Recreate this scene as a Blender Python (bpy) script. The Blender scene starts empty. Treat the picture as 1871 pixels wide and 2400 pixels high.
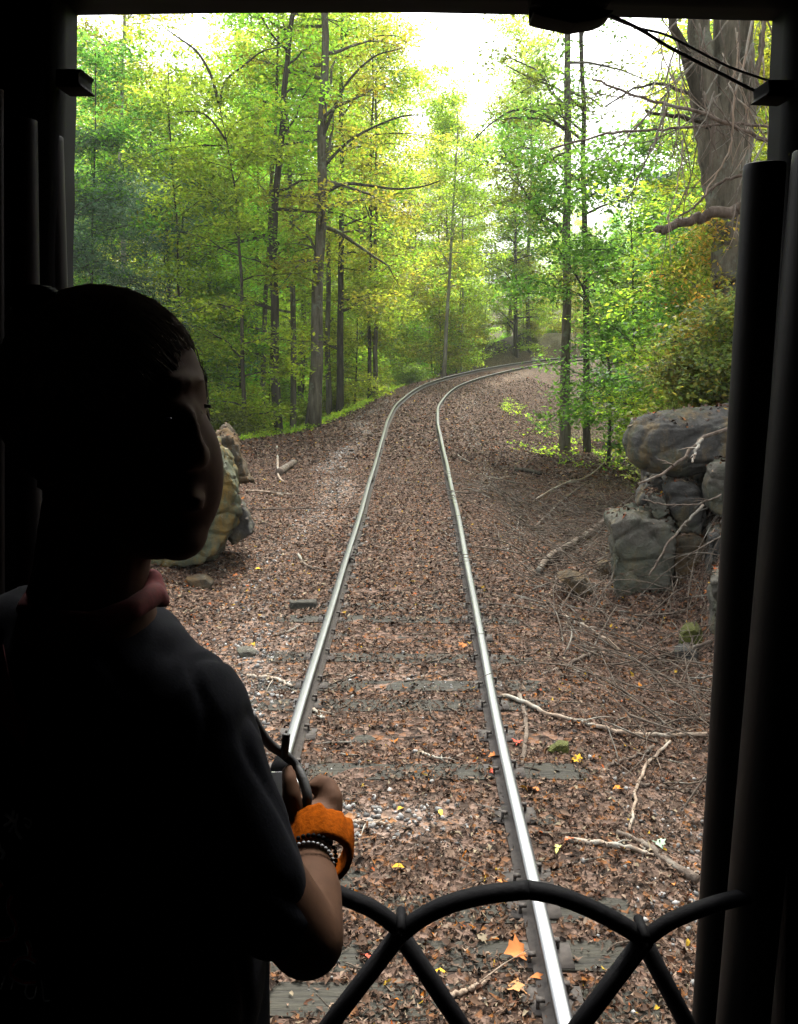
import bpy, bmesh, math, random
import numpy as np
from math import sin, cos, pi, radians, atan2, sqrt
from mathutils import Vector, Matrix
from mathutils.bvhtree import BVHTree

random.seed(7)
RS = np.random.RandomState(7)
SC = bpy.context.scene
COL = SC.collection

# ------------------------------------------------------------------ camera, world, sun, exposure
CAMZ = 2.9
PITCH = radians(12.0)
FPX = 2100.0
cam = bpy.data.cameras.new('camera'); camo = bpy.data.objects.new('camera', cam); COL.objects.link(camo)
cam.sensor_fit = 'VERTICAL'; cam.sensor_height = 24.0; cam.sensor_width = 24.0
cam.lens = FPX / 2400 * 24.0
cam.clip_start = 0.05; cam.clip_end = 2000
camo.location = (0, 0, CAMZ); camo.rotation_euler = (pi/2 - PITCH, 0, 0)
SC.camera = camo

SUN_EL, SUN_AZ = radians(58), radians(12)      # azimuth from +Y towards +X
world = bpy.data.worlds.new('World'); SC.world = world; world.use_nodes = True
nt = world.node_tree; nt.nodes.clear()
sky = nt.nodes.new('ShaderNodeTexSky'); sky.sky_type = 'NISHITA'; sky.sun_disc = False
sky.sun_elevation = SUN_EL; sky.sun_rotation = SUN_AZ; sky.air_density = 1.0; sky.dust_density = 5.0; sky.ozone_density = 1.0
hsv = nt.nodes.new('ShaderNodeHueSaturation'); hsv.inputs['Saturation'].default_value = 0.22
bg = nt.nodes.new('ShaderNodeBackground'); bg.inputs['Strength'].default_value = 0.15
wo = nt.nodes.new('ShaderNodeOutputWorld')
nt.links.new(sky.outputs[0], hsv.inputs['Color']); nt.links.new(hsv.outputs[0], bg.inputs[0]); nt.links.new(bg.outputs[0], wo.inputs[0])
sun = bpy.data.lights.new('sun', 'SUN'); sun.energy = 1.4; sun.angle = radians(14); sun.color = (1, .96, .88)
suno = bpy.data.objects.new('sun', sun); COL.objects.link(suno)
sd = Vector((sin(SUN_AZ)*cos(SUN_EL), cos(SUN_AZ)*cos(SUN_EL), sin(SUN_EL)))
suno.rotation_euler = sd.to_track_quat('Z', 'Y').to_euler()
SC.view_settings.view_transform = 'Standard'; SC.view_settings.look = 'None'
SC.view_settings.gamma = 1; SC.view_settings.use_curve_mapping = False
SC.view_settings.exposure = 2.0
SC.render.engine = 'CYCLES'
SC.cycles.max_bounces = 7; SC.cycles.diffuse_bounces = 4; SC.cycles.glossy_bounces = 3
SC.cycles.transmission_bounces = 5; SC.cycles.transparent_max_bounces = 8; SC.cycles.volume_bounces = 0
SC.cycles.use_adaptive_sampling = True; SC.cycles.adaptive_threshold = 0.02
SC.cycles.use_denoising = True

# ------------------------------------------------------------------ pixels (of the 1703 px wide view) to points in the place
K = 1871 / 1703
CAM = np.array([0, 0, CAMZ]); FW = np.array([0, cos(PITCH), -sin(PITCH)]); UP = np.array([0, sin(PITCH), cos(PITCH)]); RT = np.array([1., 0, 0])
def ray(px, py):
    return FW + RT * ((px*K - 935.5) / FPX) + UP * ((1200 - py*K) / FPX)
def P(px, py, D):
    return CAM + ray(px, py) * D
def PY(px, py, Y):
    r = ray(px, py); return CAM + r * (Y / r[1])
def PXM(n, D):                # n pixels at axis depth D in metres
    return n * K / FPX * D

# ------------------------------------------------------------------ materials
MATS = {}
def new_mat(name):
    m = bpy.data.materials.new(name); m.use_nodes = True
    n = m.node_tree.nodes; n.clear(); out = n.new('ShaderNodeOutputMaterial')
    return m, n, m.node_tree.links, out
def ramp(n, stops):
    r = n.new('ShaderNodeValToRGB'); e = r.color_ramp.elements
    while len(e) < len(stops): e.new(0.5)
    for i, (p, c) in enumerate(stops):
        e[i].position = p; e[i].color = (*c, 1) if len(c) == 3 else c
    return r
def noise(n, l, scale, detail=4, rough=.6, coord='Object', stretch=None):
    tc = n.new('ShaderNodeTexCoord'); t = n.new('ShaderNodeTexNoise')
    t.inputs['Scale'].default_value = scale; t.inputs['Detail'].default_value = detail; t.inputs['Roughness'].default_value = rough
    if stretch:
        mp = n.new('ShaderNodeMapping'); mp.inputs['Scale'].default_value = stretch
        l.new(tc.outputs[coord], mp.inputs[0]); l.new(mp.outputs[0], t.inputs['Vector'])
    else: l.new(tc.outputs[coord], t.inputs['Vector'])
    return t
def simple(name, col, rough=.6, metal=0, nscale=20, var=.35, bump=.2, stretch=None, spec=.5, bd=.01):
    m, n, l, out = new_mat(name)
    b = n.new('ShaderNodeBsdfPrincipled'); b.inputs['Roughness'].default_value = rough; b.inputs['Metallic'].default_value = metal
    b.inputs['Specular IOR Level'].default_value = spec
    t = noise(n, l, nscale, stretch=stretch)
    r = ramp(n, [(.3, tuple(c*(1-var) for c in col)), (.7, tuple(min(1, c*(1+var)) for c in col))])
    l.new(t.outputs[0], r.inputs[0]); l.new(r.outputs[0], b.inputs['Base Color'])
    if bump:
        bp = n.new('ShaderNodeBump'); bp.inputs['Strength'].default_value = bump; bp.inputs['Distance'].default_value = bd
        l.new(t.outputs[0], bp.inputs['Height']); l.new(bp.outputs[0], b.inputs['Normal'])
    l.new(b.outputs[0], out.inputs[0]); MATS[name] = m; return m
def leafy(name, trans=.5, hue=.035, val=.32, rough=.45, sat=1.0):
    """leaf material: own colour per face ('Col'), diffuse + translucent, a little different for every plant"""
    m, n, l, out = new_mat(name)
    a = n.new('ShaderNodeAttribute'); a.attribute_name = 'Col'
    oi = n.new('ShaderNodeObjectInfo')
    hs = n.new('ShaderNodeHueSaturation'); hs.inputs['Saturation'].default_value = sat
    m1 = n.new('ShaderNodeMapRange'); m1.inputs['To Min'].default_value = .5-hue; m1.inputs['To Max'].default_value = .5+hue
    m2 = n.new('ShaderNodeMapRange'); m2.inputs['To Min'].default_value = 1-val; m2.inputs['To Max'].default_value = 1+val
    l.new(oi.outputs['Random'], m1.inputs[0]); l.new(oi.outputs['Random'], m2.inputs[0])
    l.new(m1.outputs[0], hs.inputs['Hue']); l.new(m2.outputs[0], hs.inputs['Value']); l.new(a.outputs['Color'], hs.inputs['Color'])
    d = n.new('ShaderNodeBsdfPrincipled'); d.inputs['Roughness'].default_value = rough; d.inputs['Specular IOR Level'].default_value = .12
    l.new(hs.outputs[0], d.inputs['Base Color'])
    if trans:
        t = n.new('ShaderNodeBsdfTranslucent'); h2 = n.new('ShaderNodeHueSaturation')
        h2.inputs['Hue'].default_value = .49; h2.inputs['Saturation'].default_value = 1.0; h2.inputs['Value'].default_value = 3.5
        l.new(hs.outputs[0], h2.inputs['Color']); l.new(h2.outputs[0], t.inputs['Color'])
        mx = n.new('ShaderNodeMixShader'); mx.inputs[0].default_value = trans
        l.new(d.outputs[0], mx.inputs[1]); l.new(t.outputs[0], mx.inputs[2]); l.new(mx.outputs[0], out.inputs[0])
    else: l.new(d.outputs[0], out.inputs[0])
    MATS[name] = m; return m
def bark(name, c1, c2, lichen=(.16, .18, .14), la=.62):
    m, n, l, out = new_mat(name)
    b = n.new('ShaderNodeBsdfPrincipled'); b.inputs['Roughness'].default_value = .9; b.inputs['Specular IOR Level'].default_value = .15
    t = noise(n, l, 9, 6, .7, stretch=(1, 1, .16)); r = ramp(n, [(.35, c1), (.65, c2)])
    t2 = noise(n, l, 2.2, 5, .7); r2 = ramp(n, [(la-.06, (0, 0, 0)), (la+.06, (1, 1, 1))])
    mx = n.new('ShaderNodeMixRGB'); mx.inputs[2].default_value = (*lichen, 1)
    l.new(t.outputs[0], r.inputs[0]); l.new(t2.outputs[0], r2.inputs[0]); l.new(r2.outputs[0], mx.inputs[0]); l.new(r.outputs[0], mx.inputs[1])
    l.new(mx.outputs[0], b.inputs['Base Color'])
    bp = n.new('ShaderNodeBump'); bp.inputs['Strength'].default_value = .7; bp.inputs['Distance'].default_value = .03
    l.new(t.outputs[0], bp.inputs['Height']); l.new(bp.outputs[0], b.inputs['Normal'])
    l.new(b.outputs[0], out.inputs[0]); MATS[name] = m; return m

M_LEAF = leafy('leaf_green', trans=.58)
M_PINE = leafy('leaf_pine', trans=.2, hue=.01, val=.1)
M_BUSH = leafy('leaf_bush', trans=.4, val=.15)
M_LITTER = leafy('litter_leaf', trans=0, hue=0, val=0, rough=.75)
M_BARK = bark('bark_grey', (.045, .040, .028), (.15, .136, .10))
M_BARKD = bark('bark_dark', (.022, .019, .013), (.07, .063, .045), (.08, .095, .07), .66)
M_BARKP = bark('bark_pale', (.13, .12, .10), (.28, .26, .22), (.32, .32, .29))
M_STICK = bark('bark_stick', (.06, .045, .034), (.17, .135, .105), (.24, .24, .2), .6)
M_TWIG = bark('bark_twig', (.035, .027, .02), (.135, .108, .082), (.2, .19, .16), .6)
M_STICKP = bark('stick_pale', (.17, .125, .085), (.36, .28, .21), (.32, .31, .26), .55)
M_RAILTOP = simple('rail_running_surface', (.2, .205, .21), .34, 1, 40, .08, .03, (1, .05, 1))
M_RAILEDGE = simple('rail_head_edge', (.2, .2, .2), .5, 1, 40, .15, .05, (1, .05, 1))
M_RAIL = simple('rail_side', (.05, .042, .035), .75, .2, 30, .4, .2)
M_TIE = simple('sleeper_wood', (.024, .022, .014), .9, 0, 14, .5, .8, (.25, 3, 1), bd=.02)
M_STONE = leafy('ballast_stone', trans=0, hue=0, val=0, rough=.85)
M_BLACK = simple('black_paint', (.004, .004, .0045), .7, 0, 25, .3, .08, spec=.03)
M_RUBBER = simple('black_rubber', (.0055, .005, .0045), .55, 0, 30, .35, .06, (1, 1, .1), spec=.14)
M_IRON = simple('gate_iron', (.003, .003, .0035), .7, 0, 60, .3, .15, spec=.06)
M_WIRE = simple('cable_black', (.012, .012, .012), .6)
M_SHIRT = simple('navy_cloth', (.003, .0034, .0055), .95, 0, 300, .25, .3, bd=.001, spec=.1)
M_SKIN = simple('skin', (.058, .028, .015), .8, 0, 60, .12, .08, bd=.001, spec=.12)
M_HAIR = simple('dark_hair', (.14, .105, .075), .8, 0, 60, .4, 0)
M_ORANGE = simple('orange_fleece', (.15, .032, .001), 1.0, 0, 200, .3, .6, bd=.002, spec=.03)
M_RED = simple('red_cloth', (.10, .004, .004), .9, 0, 200, .25, .3, bd=.001)
M_WHITEP = simple('white_print', (.8, .8, .78), .8, bump=0, var=.1)
M_REDP = simple('red_print', (.55, .03, .04), .8, bump=0, var=.1)
M_STONEBEAD = simple('dull_white_bead', (.14, .14, .14), .6, bump=0, var=.1)
M_SILVER = simple('silver_metal', (.6, .6, .62), .25, 1, 40, .1, 0)
M_GLASS = simple('dark_lens', (.02, .02, .03), .08, 0, 5, .1, 0)
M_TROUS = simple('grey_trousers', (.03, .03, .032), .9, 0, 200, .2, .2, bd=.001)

def rock_mat(name, base, green, ochre, ga=.5, oa=.58):
    m, n, l, out = new_mat(name)
    b = n.new('ShaderNodeBsdfPrincipled'); b.inputs['Roughness'].default_value = .88; b.inputs['Specular IOR Level'].default_value = .2
    t = noise(n, l, 7, 9, .72); r = ramp(n, [(.28, tuple(c*.5 for c in base)), (.5, base), (.75, tuple(c*1.5 for c in base))])
    l.new(t.outputs[0], r.inputs[0]); cur = r.outputs[0]
    for sc, lo, c, st in ((1.5, ga, green, (1, 1, .6)), (1.9, oa, ochre, (1.5, 1.5, .35)), (11, .64, (.2, .21, .18), None)):
        t2 = noise(n, l, sc, 6, .75, stretch=st); r2 = ramp(n, [(lo-.04, (0, 0, 0)), (lo+.09, (.8, .8, .8))])
        mx = n.new('ShaderNodeMixRGB'); mx.inputs[2].default_value = (*c, 1)
        l.new(t2.outputs[0], r2.inputs[0]); l.new(r2.outputs[0], mx.inputs[0]); l.new(cur, mx.inputs[1]); cur = mx.outputs[0]
    l.new(cur, b.inputs['Base Color'])
    bp = n.new('ShaderNodeBump'); bp.inputs['Strength'].default_value = 1.0; bp.inputs['Distance'].default_value = .06
    tf = noise(n, l, 38, 6, .8); ad = n.new('ShaderNodeMath'); ad.operation = 'MULTIPLY_ADD'; ad.inputs[1].default_value = .3
    l.new(tf.outputs[0], ad.inputs[0]); l.new(t.outputs[0], ad.inputs[2]); l.new(ad.outputs[0], bp.inputs['Height']); l.new(bp.outputs[0], b.inputs['Normal'])
    l.new(b.outputs[0], out.inputs[0]); MATS[name] = m; return m
M_ROCKR = rock_mat('rock_grey', (.060, .058, .052), (.075, .085, .05), (.14, .10, .045), .55, .55)
M_ROCKG = rock_mat('rock_greenish', (.10, .093, .075), (.07, .08, .056), (.12, .09, .045), .46, .56)
M_ROCKO = rock_mat('rock_ochre', (.06, .052, .036), (.05, .055, .03), (.11, .065, .025), .56, .46)
M_ROCKL = rock_mat('rock_lichen_yellow', (.055, .055, .038), (.07, .085, .05), (.15, .09, .016), .43, .52)
M_MOSS = simple('moss', (.06, .066, .008), .95, 0, 60, .5, .9, bd=.02)

# ------------------------------------------------------------------ mesh helpers
def mesh_from_arrays(name, V, F, mat, col=None, smooth=False):
    """V (n,3), F (m,k) same-size faces or list of such arrays; col (n,3) per vertex"""
    me = bpy.data.meshes.new(name)
    Fs = F if isinstance(F, list) else [F]
    V = np.asarray(V, dtype=np.float32)
    me.vertices.add(len(V)); me.vertices.foreach_set('co', V.ravel())
    loops = np.concatenate([f.ravel() for f in Fs]).astype(np.int32)
    tot = np.concatenate([np.full(len(f), f.shape[1]) for f in Fs]).astype(np.int32)
    st = np.concatenate([[0], np.cumsum(tot)[:-1]]).astype(np.int32)
    me.loops.add(len(loops)); me.loops.foreach_set('vertex_index', loops)
    me.polygons.add(len(tot)); me.polygons.foreach_set('loop_start', st)
    if smooth: me.polygons.foreach_set('use_smooth', np.ones(len(tot), dtype=bool))
    me.update(calc_edges=True)
    if col is not None:
        a = me.attributes.new('Col', 'FLOAT_COLOR', 'POINT')
        c = np.ones((len(V), 4), dtype=np.float32); c[:, :3] = col; a.data.foreach_set('color', c.ravel())
    if mat: me.materials.append(mat)
    return me
def link(name, me, parent=None, loc=None):
    o = bpy.data.objects.new(name, me); COL.objects.link(o)
    if parent is not None: o.parent = parent
    if loc is not None: o.location = loc
    return o
def tag(o, label=None, cat=None, group=None, kind=None):
    if label: o['label'] = label
    if cat: o['category'] = cat
    if group: o['group'] = group
    if kind: o['kind'] = kind
    return o
def thing(name, label, cat, loc=(0, 0, 0), group=None):
    o = bpy.data.objects.new(name, None); COL.objects.link(o); o.location = loc; o.empty_display_size = .2
    return tag(o, label, cat, group)

def tube_arrays(pts, rad, sides=7, cap=True, flat=None):
    pts = np.asarray(pts, float); n = len(pts); rad = np.broadcast_to(np.asarray(rad, float), (n,))
    T = np.gradient(pts, axis=0); T /= np.linalg.norm(T, axis=1)[:, None] + 1e-9
    ref = np.array([0, 0, 1.]) if abs(T[0][2]) < .9 else np.array([1., 0, 0])
    A = np.cross(T[0], ref); A /= np.linalg.norm(A)
    ang = np.linspace(0, 2*pi, sides, endpoint=False)
    V = np.zeros((n, sides, 3))
    for i in range(n):
        A = A - T[i]*A.dot(T[i]); A /= np.linalg.norm(A) + 1e-9
        B = np.cross(T[i], A)
        fa, fb = (1, 1) if flat is None else flat
        V[i] = pts[i] + rad[i]*(np.cos(ang)[:, None]*A*fa + np.sin(ang)[:, None]*B*fb)
    idx = np.arange(n*sides).reshape(n, sides)
    a = idx[:-1]; b = idx[1:]
    F = np.stack([a, np.roll(a, -1, 1), np.roll(b, -1, 1), b], -1).reshape(-1, 4)
    V = V.reshape(-1, 3)
    caps = []
    if cap:
        caps = [idx[0][::-1].copy(), idx[-1].copy()]
    return V, F, caps
class Builder:
    def __init__(s): s.V = []; s.F = {}; s.n = 0; s.C = []
    def add(s, V, faces, col=None):
        """faces: list of (k,) index arrays or an (m,k) array"""
        V = np.asarray(V, float)
        if isinstance(faces, np.ndarray): faces = [faces]
        for f in faces:
            f = np.atleast_2d(np.asarray(f)) + s.n
            s.F.setdefault(f.shape[1], []).append(f)
        s.V.append(V); s.n += len(V)
        if col is not None: s.C.append(np.broadcast_to(np.asarray(col, float), (len(V), 3)))
        return s
    def tube(s, pts, rad, sides=7, cap=True, flat=None, col=None):
        V, F, caps = tube_arrays(pts, rad, sides, cap, flat)
        return s.add(V, [F] + caps, col)
    def box(s, c, d, M=None, col=None):
        c = np.asarray(c, float); h = np.asarray(d, float)/2
        v = np.array([[x, y, z] for x in (-1, 1) for y in (-1, 1) for z in (-1, 1)])*h
        if M is not None: v = v @ np.asarray(M).T
        return s.add(v+c, np.array([[0, 1, 3, 2], [4, 6, 7, 5], [0, 4, 5, 1], [2, 3, 7, 6], [0, 2, 6, 4], [1, 5, 7, 3]]), col)
    def prism(s, poly, off, col=None):
        """poly: (k,3) outline; off: extrusion vector"""
        p = np.asarray(poly, float); k = len(p)
        V = np.vstack([p, p+np.asarray(off, float)])
        side = np.array([[i, (i+1) % k, (i+1) % k+k, i+k] for i in range(k)])
        return s.add(V, [np.arange(k)[None, ::-1], (np.arange(k)+k)[None], side], col)
    def mesh(s, name, mat, smooth=False):
        F = [np.vstack(v) for v in s.F.values()]
        me = mesh_from_arrays(name, np.vstack(s.V), F, mat, np.vstack(s.C) if s.C else None, smooth)
        return me
    def obj(s, name, mat, parent=None, smooth=False): 
        return link(name, s.mesh(name, mat, smooth), parent)
def fix_normals(me):
    bm = bmesh.new(); bm.from_mesh(me); bmesh.ops.recalc_face_normals(bm, faces=bm.faces); bm.to_mesh(me); bm.free()
def bevel_mesh(me, w, seg=2):
    bm = bmesh.new(); bm.from_mesh(me); bmesh.ops.recalc_face_normals(bm, faces=bm.faces)
    bmesh.ops.bevel(bm, geom=bm.edges[:]+bm.verts[:], offset=w, segments=seg, affect='EDGES', profile=.6); bm.to_mesh(me); bm.free()
def spline(pts, n):
    pts = np.asarray(pts, float); m = len(pts)
    if m == 2: return pts[0] + np.linspace(0, 1, n)[:, None]*(pts[1]-pts[0])
    P_ = np.vstack([2*pts[0]-pts[1], pts, 2*pts[-1]-pts[-2]])
    t = np.linspace(0, m-1-1e-6, n); i = t.astype(int); u = (t-i)[:, None]
    p0, p1, p2, p3 = P_[i], P_[i+1], P_[i+2], P_[i+3]
    return .5*((2*p1)+(-p0+p2)*u+(2*p0-5*p1+4*p2-p3)*u*u+(-p0+3*p1-3*p2+p3)*u**3)
def vnoise(x, y, seed=0):
    """cheap smooth value noise, vectorised"""
    x = np.asarray(x, float); y = np.asarray(y, float)
    xi = np.floor(x); yi = np.floor(y); u = x-xi; v = y-yi; u = u*u*(3-2*u); v = v*v*(3-2*v)
    def h(a, b):
        s = np.sin(a*127.1+b*311.7+seed*74.7)*43758.5453; return s-np.floor(s)
    return (h(xi, yi)*(1-u)+h(xi+1, yi)*u)*(1-v)+(h(xi, yi+1)*(1-u)+h(xi+1, yi+1)*u)*v
def fbm(x, y, o=4, seed=0):
    r = 0; a = .5
    for k in range(o): r = r+a*(vnoise(x*2**k, y*2**k, seed+k)-.5); a *= .5
    return r

# ------------------------------------------------------------------ the line of the track
CTR = spline([(-.12, -12), (-.12, -4), (-.1, 0), (-.04, 4), (.0, 7), (.13, 12.5), (.27, 20), (.45, 28), (.85, 34), (2.0, 41.5), (4.2, 48.5), (7.6, 56), (12.2, 63.5), (18.5, 71), (27, 79), (38, 87), (52, 94)], 900)
SEG = np.linalg.norm(np.diff(CTR, axis=0), axis=1); ARC = np.concatenate([[0], np.cumsum(SEG)])
TAN = np.gradient(CTR, axis=0); TAN /= np.linalg.norm(TAN, axis=1)[:, None]
NOR = np.stack([TAN[:, 1], -TAN[:, 0]], 1)       # to the right
def track_coord(x, y):
    """arc length s and signed offset d (right positive)"""
    x = np.asarray(x, float).ravel(); y = np.asarray(y, float).ravel()
    s = np.empty(len(x)); d = np.empty(len(x)); C = CTR[::6]; idx = np.arange(0, len(CTR), 6)
    for a in range(0, len(x), 20000):
        q = np.stack([x[a:a+20000], y[a:a+20000]], 1)
        k = idx[np.argmin(((q[:, None]-C[None])**2).sum(2), 1)]
        dv = q-CTR[k]
        s[a:a+20000] = ARC[k]+(dv*TAN[k]).sum(1); d[a:a+20000] = (dv*NOR[k]).sum(1)
    return s, d
S0 = ARC[np.argmin(abs(CTR[:, 1]))]               # arc length at y = 0
def sm(a, b, x):
    t = np.clip((x-a)/(b-a), 0, 1); return t*t*(3-2*t)
def grade(s): return .42*sm(30, 72, s)
def height(x, y):
    shp = np.shape(x); x = np.asarray(x, float).ravel(); y = np.asarray(y, float).ravel()
    s, d = track_coord(x, y); s = s-S0
    z = np.full(len(x), -.165)
    z -= .10*sm(1.3, 2.2, abs(d))
    # left: low shoulder, then the fill drops away beyond the crest
    L = np.clip(-d, 0, None)
    crest = np.interp(s, [0, 18, 23, 27, 33, 40, 60, 200], [9, 7.5, 4.2, 2.9, 2.0, 1.9, 2.2, 3])
    ris = np.interp(s, [0, 8, 14, 22, 27], [.5, .55, .42, .2, 0])
    z += ris*sm(2.0, 4.5, L)
    z -= np.clip(L-crest, 0, 9)*.62*sm(0, 1.2, L-crest)
    z += np.clip(L-crest-13, 0, 60)*.10
    # right: ditch, then the cutting bank, then a hollow
    R = np.clip(d, 0, None)
    z -= np.interp(s, [0, 8, 16, 24, 60], [.0, .10, .3, .25, .1])*sm(1.3, 2.4, R)
    bank = np.interp(s, [0, 6, 9, 13, 16, 20, 26, 200], [2.6, 2.5, 2.3, 2.1, 1.5, .5, 0, 0])
    off = np.interp(s, [0, 8, 12, 18, 22], [2.7, 2.75, 3.0, 4.5, 6])
    z += bank*sm(0, 1.5, R-off) + bank*.28*np.clip(R-off-1.4, 0, 12)
    z -= np.interp(s, [18, 26, 34, 44, 60, 80], [0, .5, 1.3, 2.2, 1.6, 0])*sm(2.0, 6.5, R)
    z += np.interp(s, [18, 30], [0, 1])*np.clip(R-13, 0, 40)*.12
    z += .40*np.exp(-((x-2.75)/.75)**2-((y-9.7)/.95)**2)
    # far hillside outside the bend
    hill = sm(2.4, 5, L)*np.interp(s, [52, 66, 84], [0, 1, 1])
    z += hill*sm(-4, 10, x)*(np.clip(L-2.4, 0, 5)*1.0+np.clip(L-9, 0, 30)*.12)
    z += grade(s)
    z += .09*fbm(x*.9, y*.9, 4)*sm(1.0, 2.2, abs(d)) + .5*fbm(x*.13, y*.13, 3, 5)*sm(5, 12, abs(d))+.02*fbm(x*5, y*5, 2, 9)
    return z.reshape(shp)
def on_ground(px, py):
    """where the sight line through a pixel meets the ground"""
    r = ray(px, py); t = np.linspace(2.5, 90, 3000); q = CAM+t[:, None]*r
    h = height(q[:, 0], q[:, 1]); k = np.argmax(q[:, 2] < h)
    return q[k] if q[k, 2] < h[k] else q[-1]

def build_ground():
    xs = np.unique(np.concatenate([np.arange(-6, 6, .12), np.arange(-26, -6, .6), np.arange(6, 26, .6), np.arange(-90, -26, 5), np.arange(26, 90, 5), [-600, -350, -200, -130, 130, 200, 350, 600]]))
    ys = np.unique(np.concatenate([np.arange(1, 16, .12), np.arange(16, 36, .25), np.arange(36, 90, .6), np.arange(-14, 1, 1.), np.arange(90, 200, 6), [-400, -150, -60, -25, 240, 320, 450, 800]]))
    X, Y = np.meshgrid(xs, ys); Z = height(X, Y)
    far = sm(100, 200, np.hypot(X, Y)); Z = Z*(1-far)+far*3
    V = np.stack([X, Y, Z], -1).reshape(-1, 3); nx, ny = len(xs), len(ys)
    i = np.arange(nx*ny).reshape(ny, nx)
    F = np.stack([i[:-1, :-1], i[:-1, 1:], i[1:, 1:], i[1:, :-1]], -1).reshape(-1, 4)
    m, n, l, out = new_mat('ground_litter')
    b = n.new('ShaderNodeBsdfPrincipled'); b.inputs['Roughness'].default_value = .9; b.inputs['Specular IOR Level'].default_value = .15
    tc = n.new('ShaderNodeTexCoord'); vo = n.new('ShaderNodeTexVoronoi'); vo.inputs['Scale'].default_value = 22
    l.new(tc.outputs['Object'], vo.inputs['Vector'])
    r = ramp(n, [(0, (.022, .015, .011)), (.3, (.05, .032, .022)), (.55, (.09, .056, .04)), (.8, (.15, .10, .075)), (.97, (.13, .055, .02))])
    sep = n.new('ShaderNodeSeparateColor'); l.new(vo.outputs['Color'], sep.inputs[0]); l.new(sep.outputs[0], r.inputs[0])
    a = n.new('ShaderNodeAttribute'); a.attribute_name = 'Col'
    mx = n.new('ShaderNodeMixRGB'); mx.blend_type = 'MULTIPLY'; mx.inputs[0].default_value = 1
    l.new(r.outputs[0], mx.inputs[1]); l.new(a.outputs['Color'], mx.inputs[2]); l.new(mx.outputs[0], b.inputs['Base Color'])
    bp = n.new('ShaderNodeBump'); bp.inputs['Strength'].default_value = .8; bp.inputs['Distance'].default_value = .03
    l.new(vo.outputs['Distance'], bp.inputs['Height']); l.new(bp.outputs[0], b.inputs['Normal']); l.new(b.outputs[0], out.inputs[0])
    x, y = V[:, 0], V[:, 1]; s, d = track_coord(x, y); s = s-S0
    c = np.ones((len(V), 3))
    g = gravel_mask(s, d, x, y)[:, None]
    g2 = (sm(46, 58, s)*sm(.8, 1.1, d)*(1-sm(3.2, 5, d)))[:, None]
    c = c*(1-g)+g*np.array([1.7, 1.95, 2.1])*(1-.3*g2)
    gr = (sm(3.2, 5.5, d)*sm(14, 22, s)*(.5+1.2*fbm(x*.5, y*.5, 3, 3)) + sm(0, 2, -d-np.interp(s, [0, 18, 23, 27, 33, 60], [9, 7.5, 5, 3.4, 2.6, 3]))*.8)[:, None].clip(0, .8)
    c = c*(1-gr)+gr*np.array([.7, 1.1, .6])
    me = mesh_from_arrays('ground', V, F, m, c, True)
    o = link('ground', me); tag(o, 'ground under brown leaf litter on both sides of the track', None, None, 'structure')
def gravel_mask(s, d, x, y):
    """where pale ballast shows through the leaves"""
    left = np.exp(-((d+1.55+.25*np.sin(s*.7))/.38)**2)*np.interp(s, [3, 6, 8, 11, 14, 30, 42], [.2, .9, .9, .4, .95, .9, .5])
    right = np.exp(-((d-1.75)/.35)**2)*np.interp(s, [3, 4.5, 6, 16, 22, 44, 50], [.9, .8, 0, 0, .35, .4, 1])
    far = sm(46, 58, s)*sm(.8, 1.1, d)*(1-sm(3.2, 5, d))
    mid = np.exp(-((s-5.15)/.28)**2)*np.exp(-((d+.1)/.55)**2)*.95 + np.exp(-((s-7.4)/.3)**2)*np.exp(-((d-.1)/.4)**2)*.5
    n = .55+1.3*fbm(x*1.6, y*1.1, 3, 21)
    return np.clip((left+right+mid)*n*1.35+far*.7, 0, 1)
build_ground()

# ------------------------------------------------------------------ railway track > rail, sleeper, tie_plate, joint_bar, spike
GAUGE = 1.435
def rail_pts(off, s0, s1, step=.3):
    s = np.arange(s0, s1, step)+S0
    i = np.clip(np.searchsorted(ARC, s), 1, len(CTR)-1)
    u = ((s-ARC[i-1])/(ARC[i]-ARC[i-1]))[:, None]
    c = CTR[i-1]*(1-u)+CTR[i]*u; n = NOR[i-1]*(1-u)+NOR[i]*u
    sup = np.interp(s-S0, [22, 38], [0, .07])*(-1 if off > 0 else 1)*.5   # outer rail a little higher in the bend
    return c+n*off, n, sup+grade(s-S0)
PROFILE = [(-.036, -.010), (-.032, -.004), (-.019, 0), (.019, 0), (.032, -.004), (.036, -.010), (.036, -.032), (.012, -.044), (.009, -.10), (.018, -.125), (.068, -.142), (.068, -.15), (-.068, -.15), (-.068, -.142), (-.018, -.125), (-.009, -.10), (-.012, -.044), (-.036, -.032)]
def build_rail(off, s0, s1, parent):
    c, n, sup = rail_pts(off, s0, s1); k = len(PROFILE)
    wob = .004*np.sin(np.arange(len(c))*.37)+.003*np.sin(np.arange(len(c))*.11+off)
    V = np.zeros((len(c), k, 3))
    for j, (a, b) in enumerate(PROFILE):
        V[:, j, :2] = c+n*(a+wob)[:, None] if np.ndim(wob) else c; V[:, j, 2] = b+sup
    idx = np.arange(len(c)*k).reshape(-1, k); a = idx[:-1]; b = idx[1:]
    F = np.stack([a, np.roll(a, -1, 1), np.roll(b, -1, 1), b], -1)
    me = mesh_from_arrays('rail', V.reshape(-1, 3), F.reshape(-1, 4), M_RAIL)
    me.materials.append(M_RAILTOP); me.materials.append(M_RAILEDGE)
    mi = np.zeros((len(c)-1, k), dtype=np.int32); mi[:, 1:4] = 1; mi[:, 0] = 2; mi[:, 4] = 2
    me.polygons.foreach_set('material_index', mi.ravel()); fix_normals(me)
    return link('rail', me, parent)
track = thing('railway_track', 'single railway track of two shiny rails curving right through leaf litter', 'railway track')
build_rail(-GAUGE/2-.036, -3, 120, track); build_rail(GAUGE/2+.036, -3, 120, track)
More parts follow.
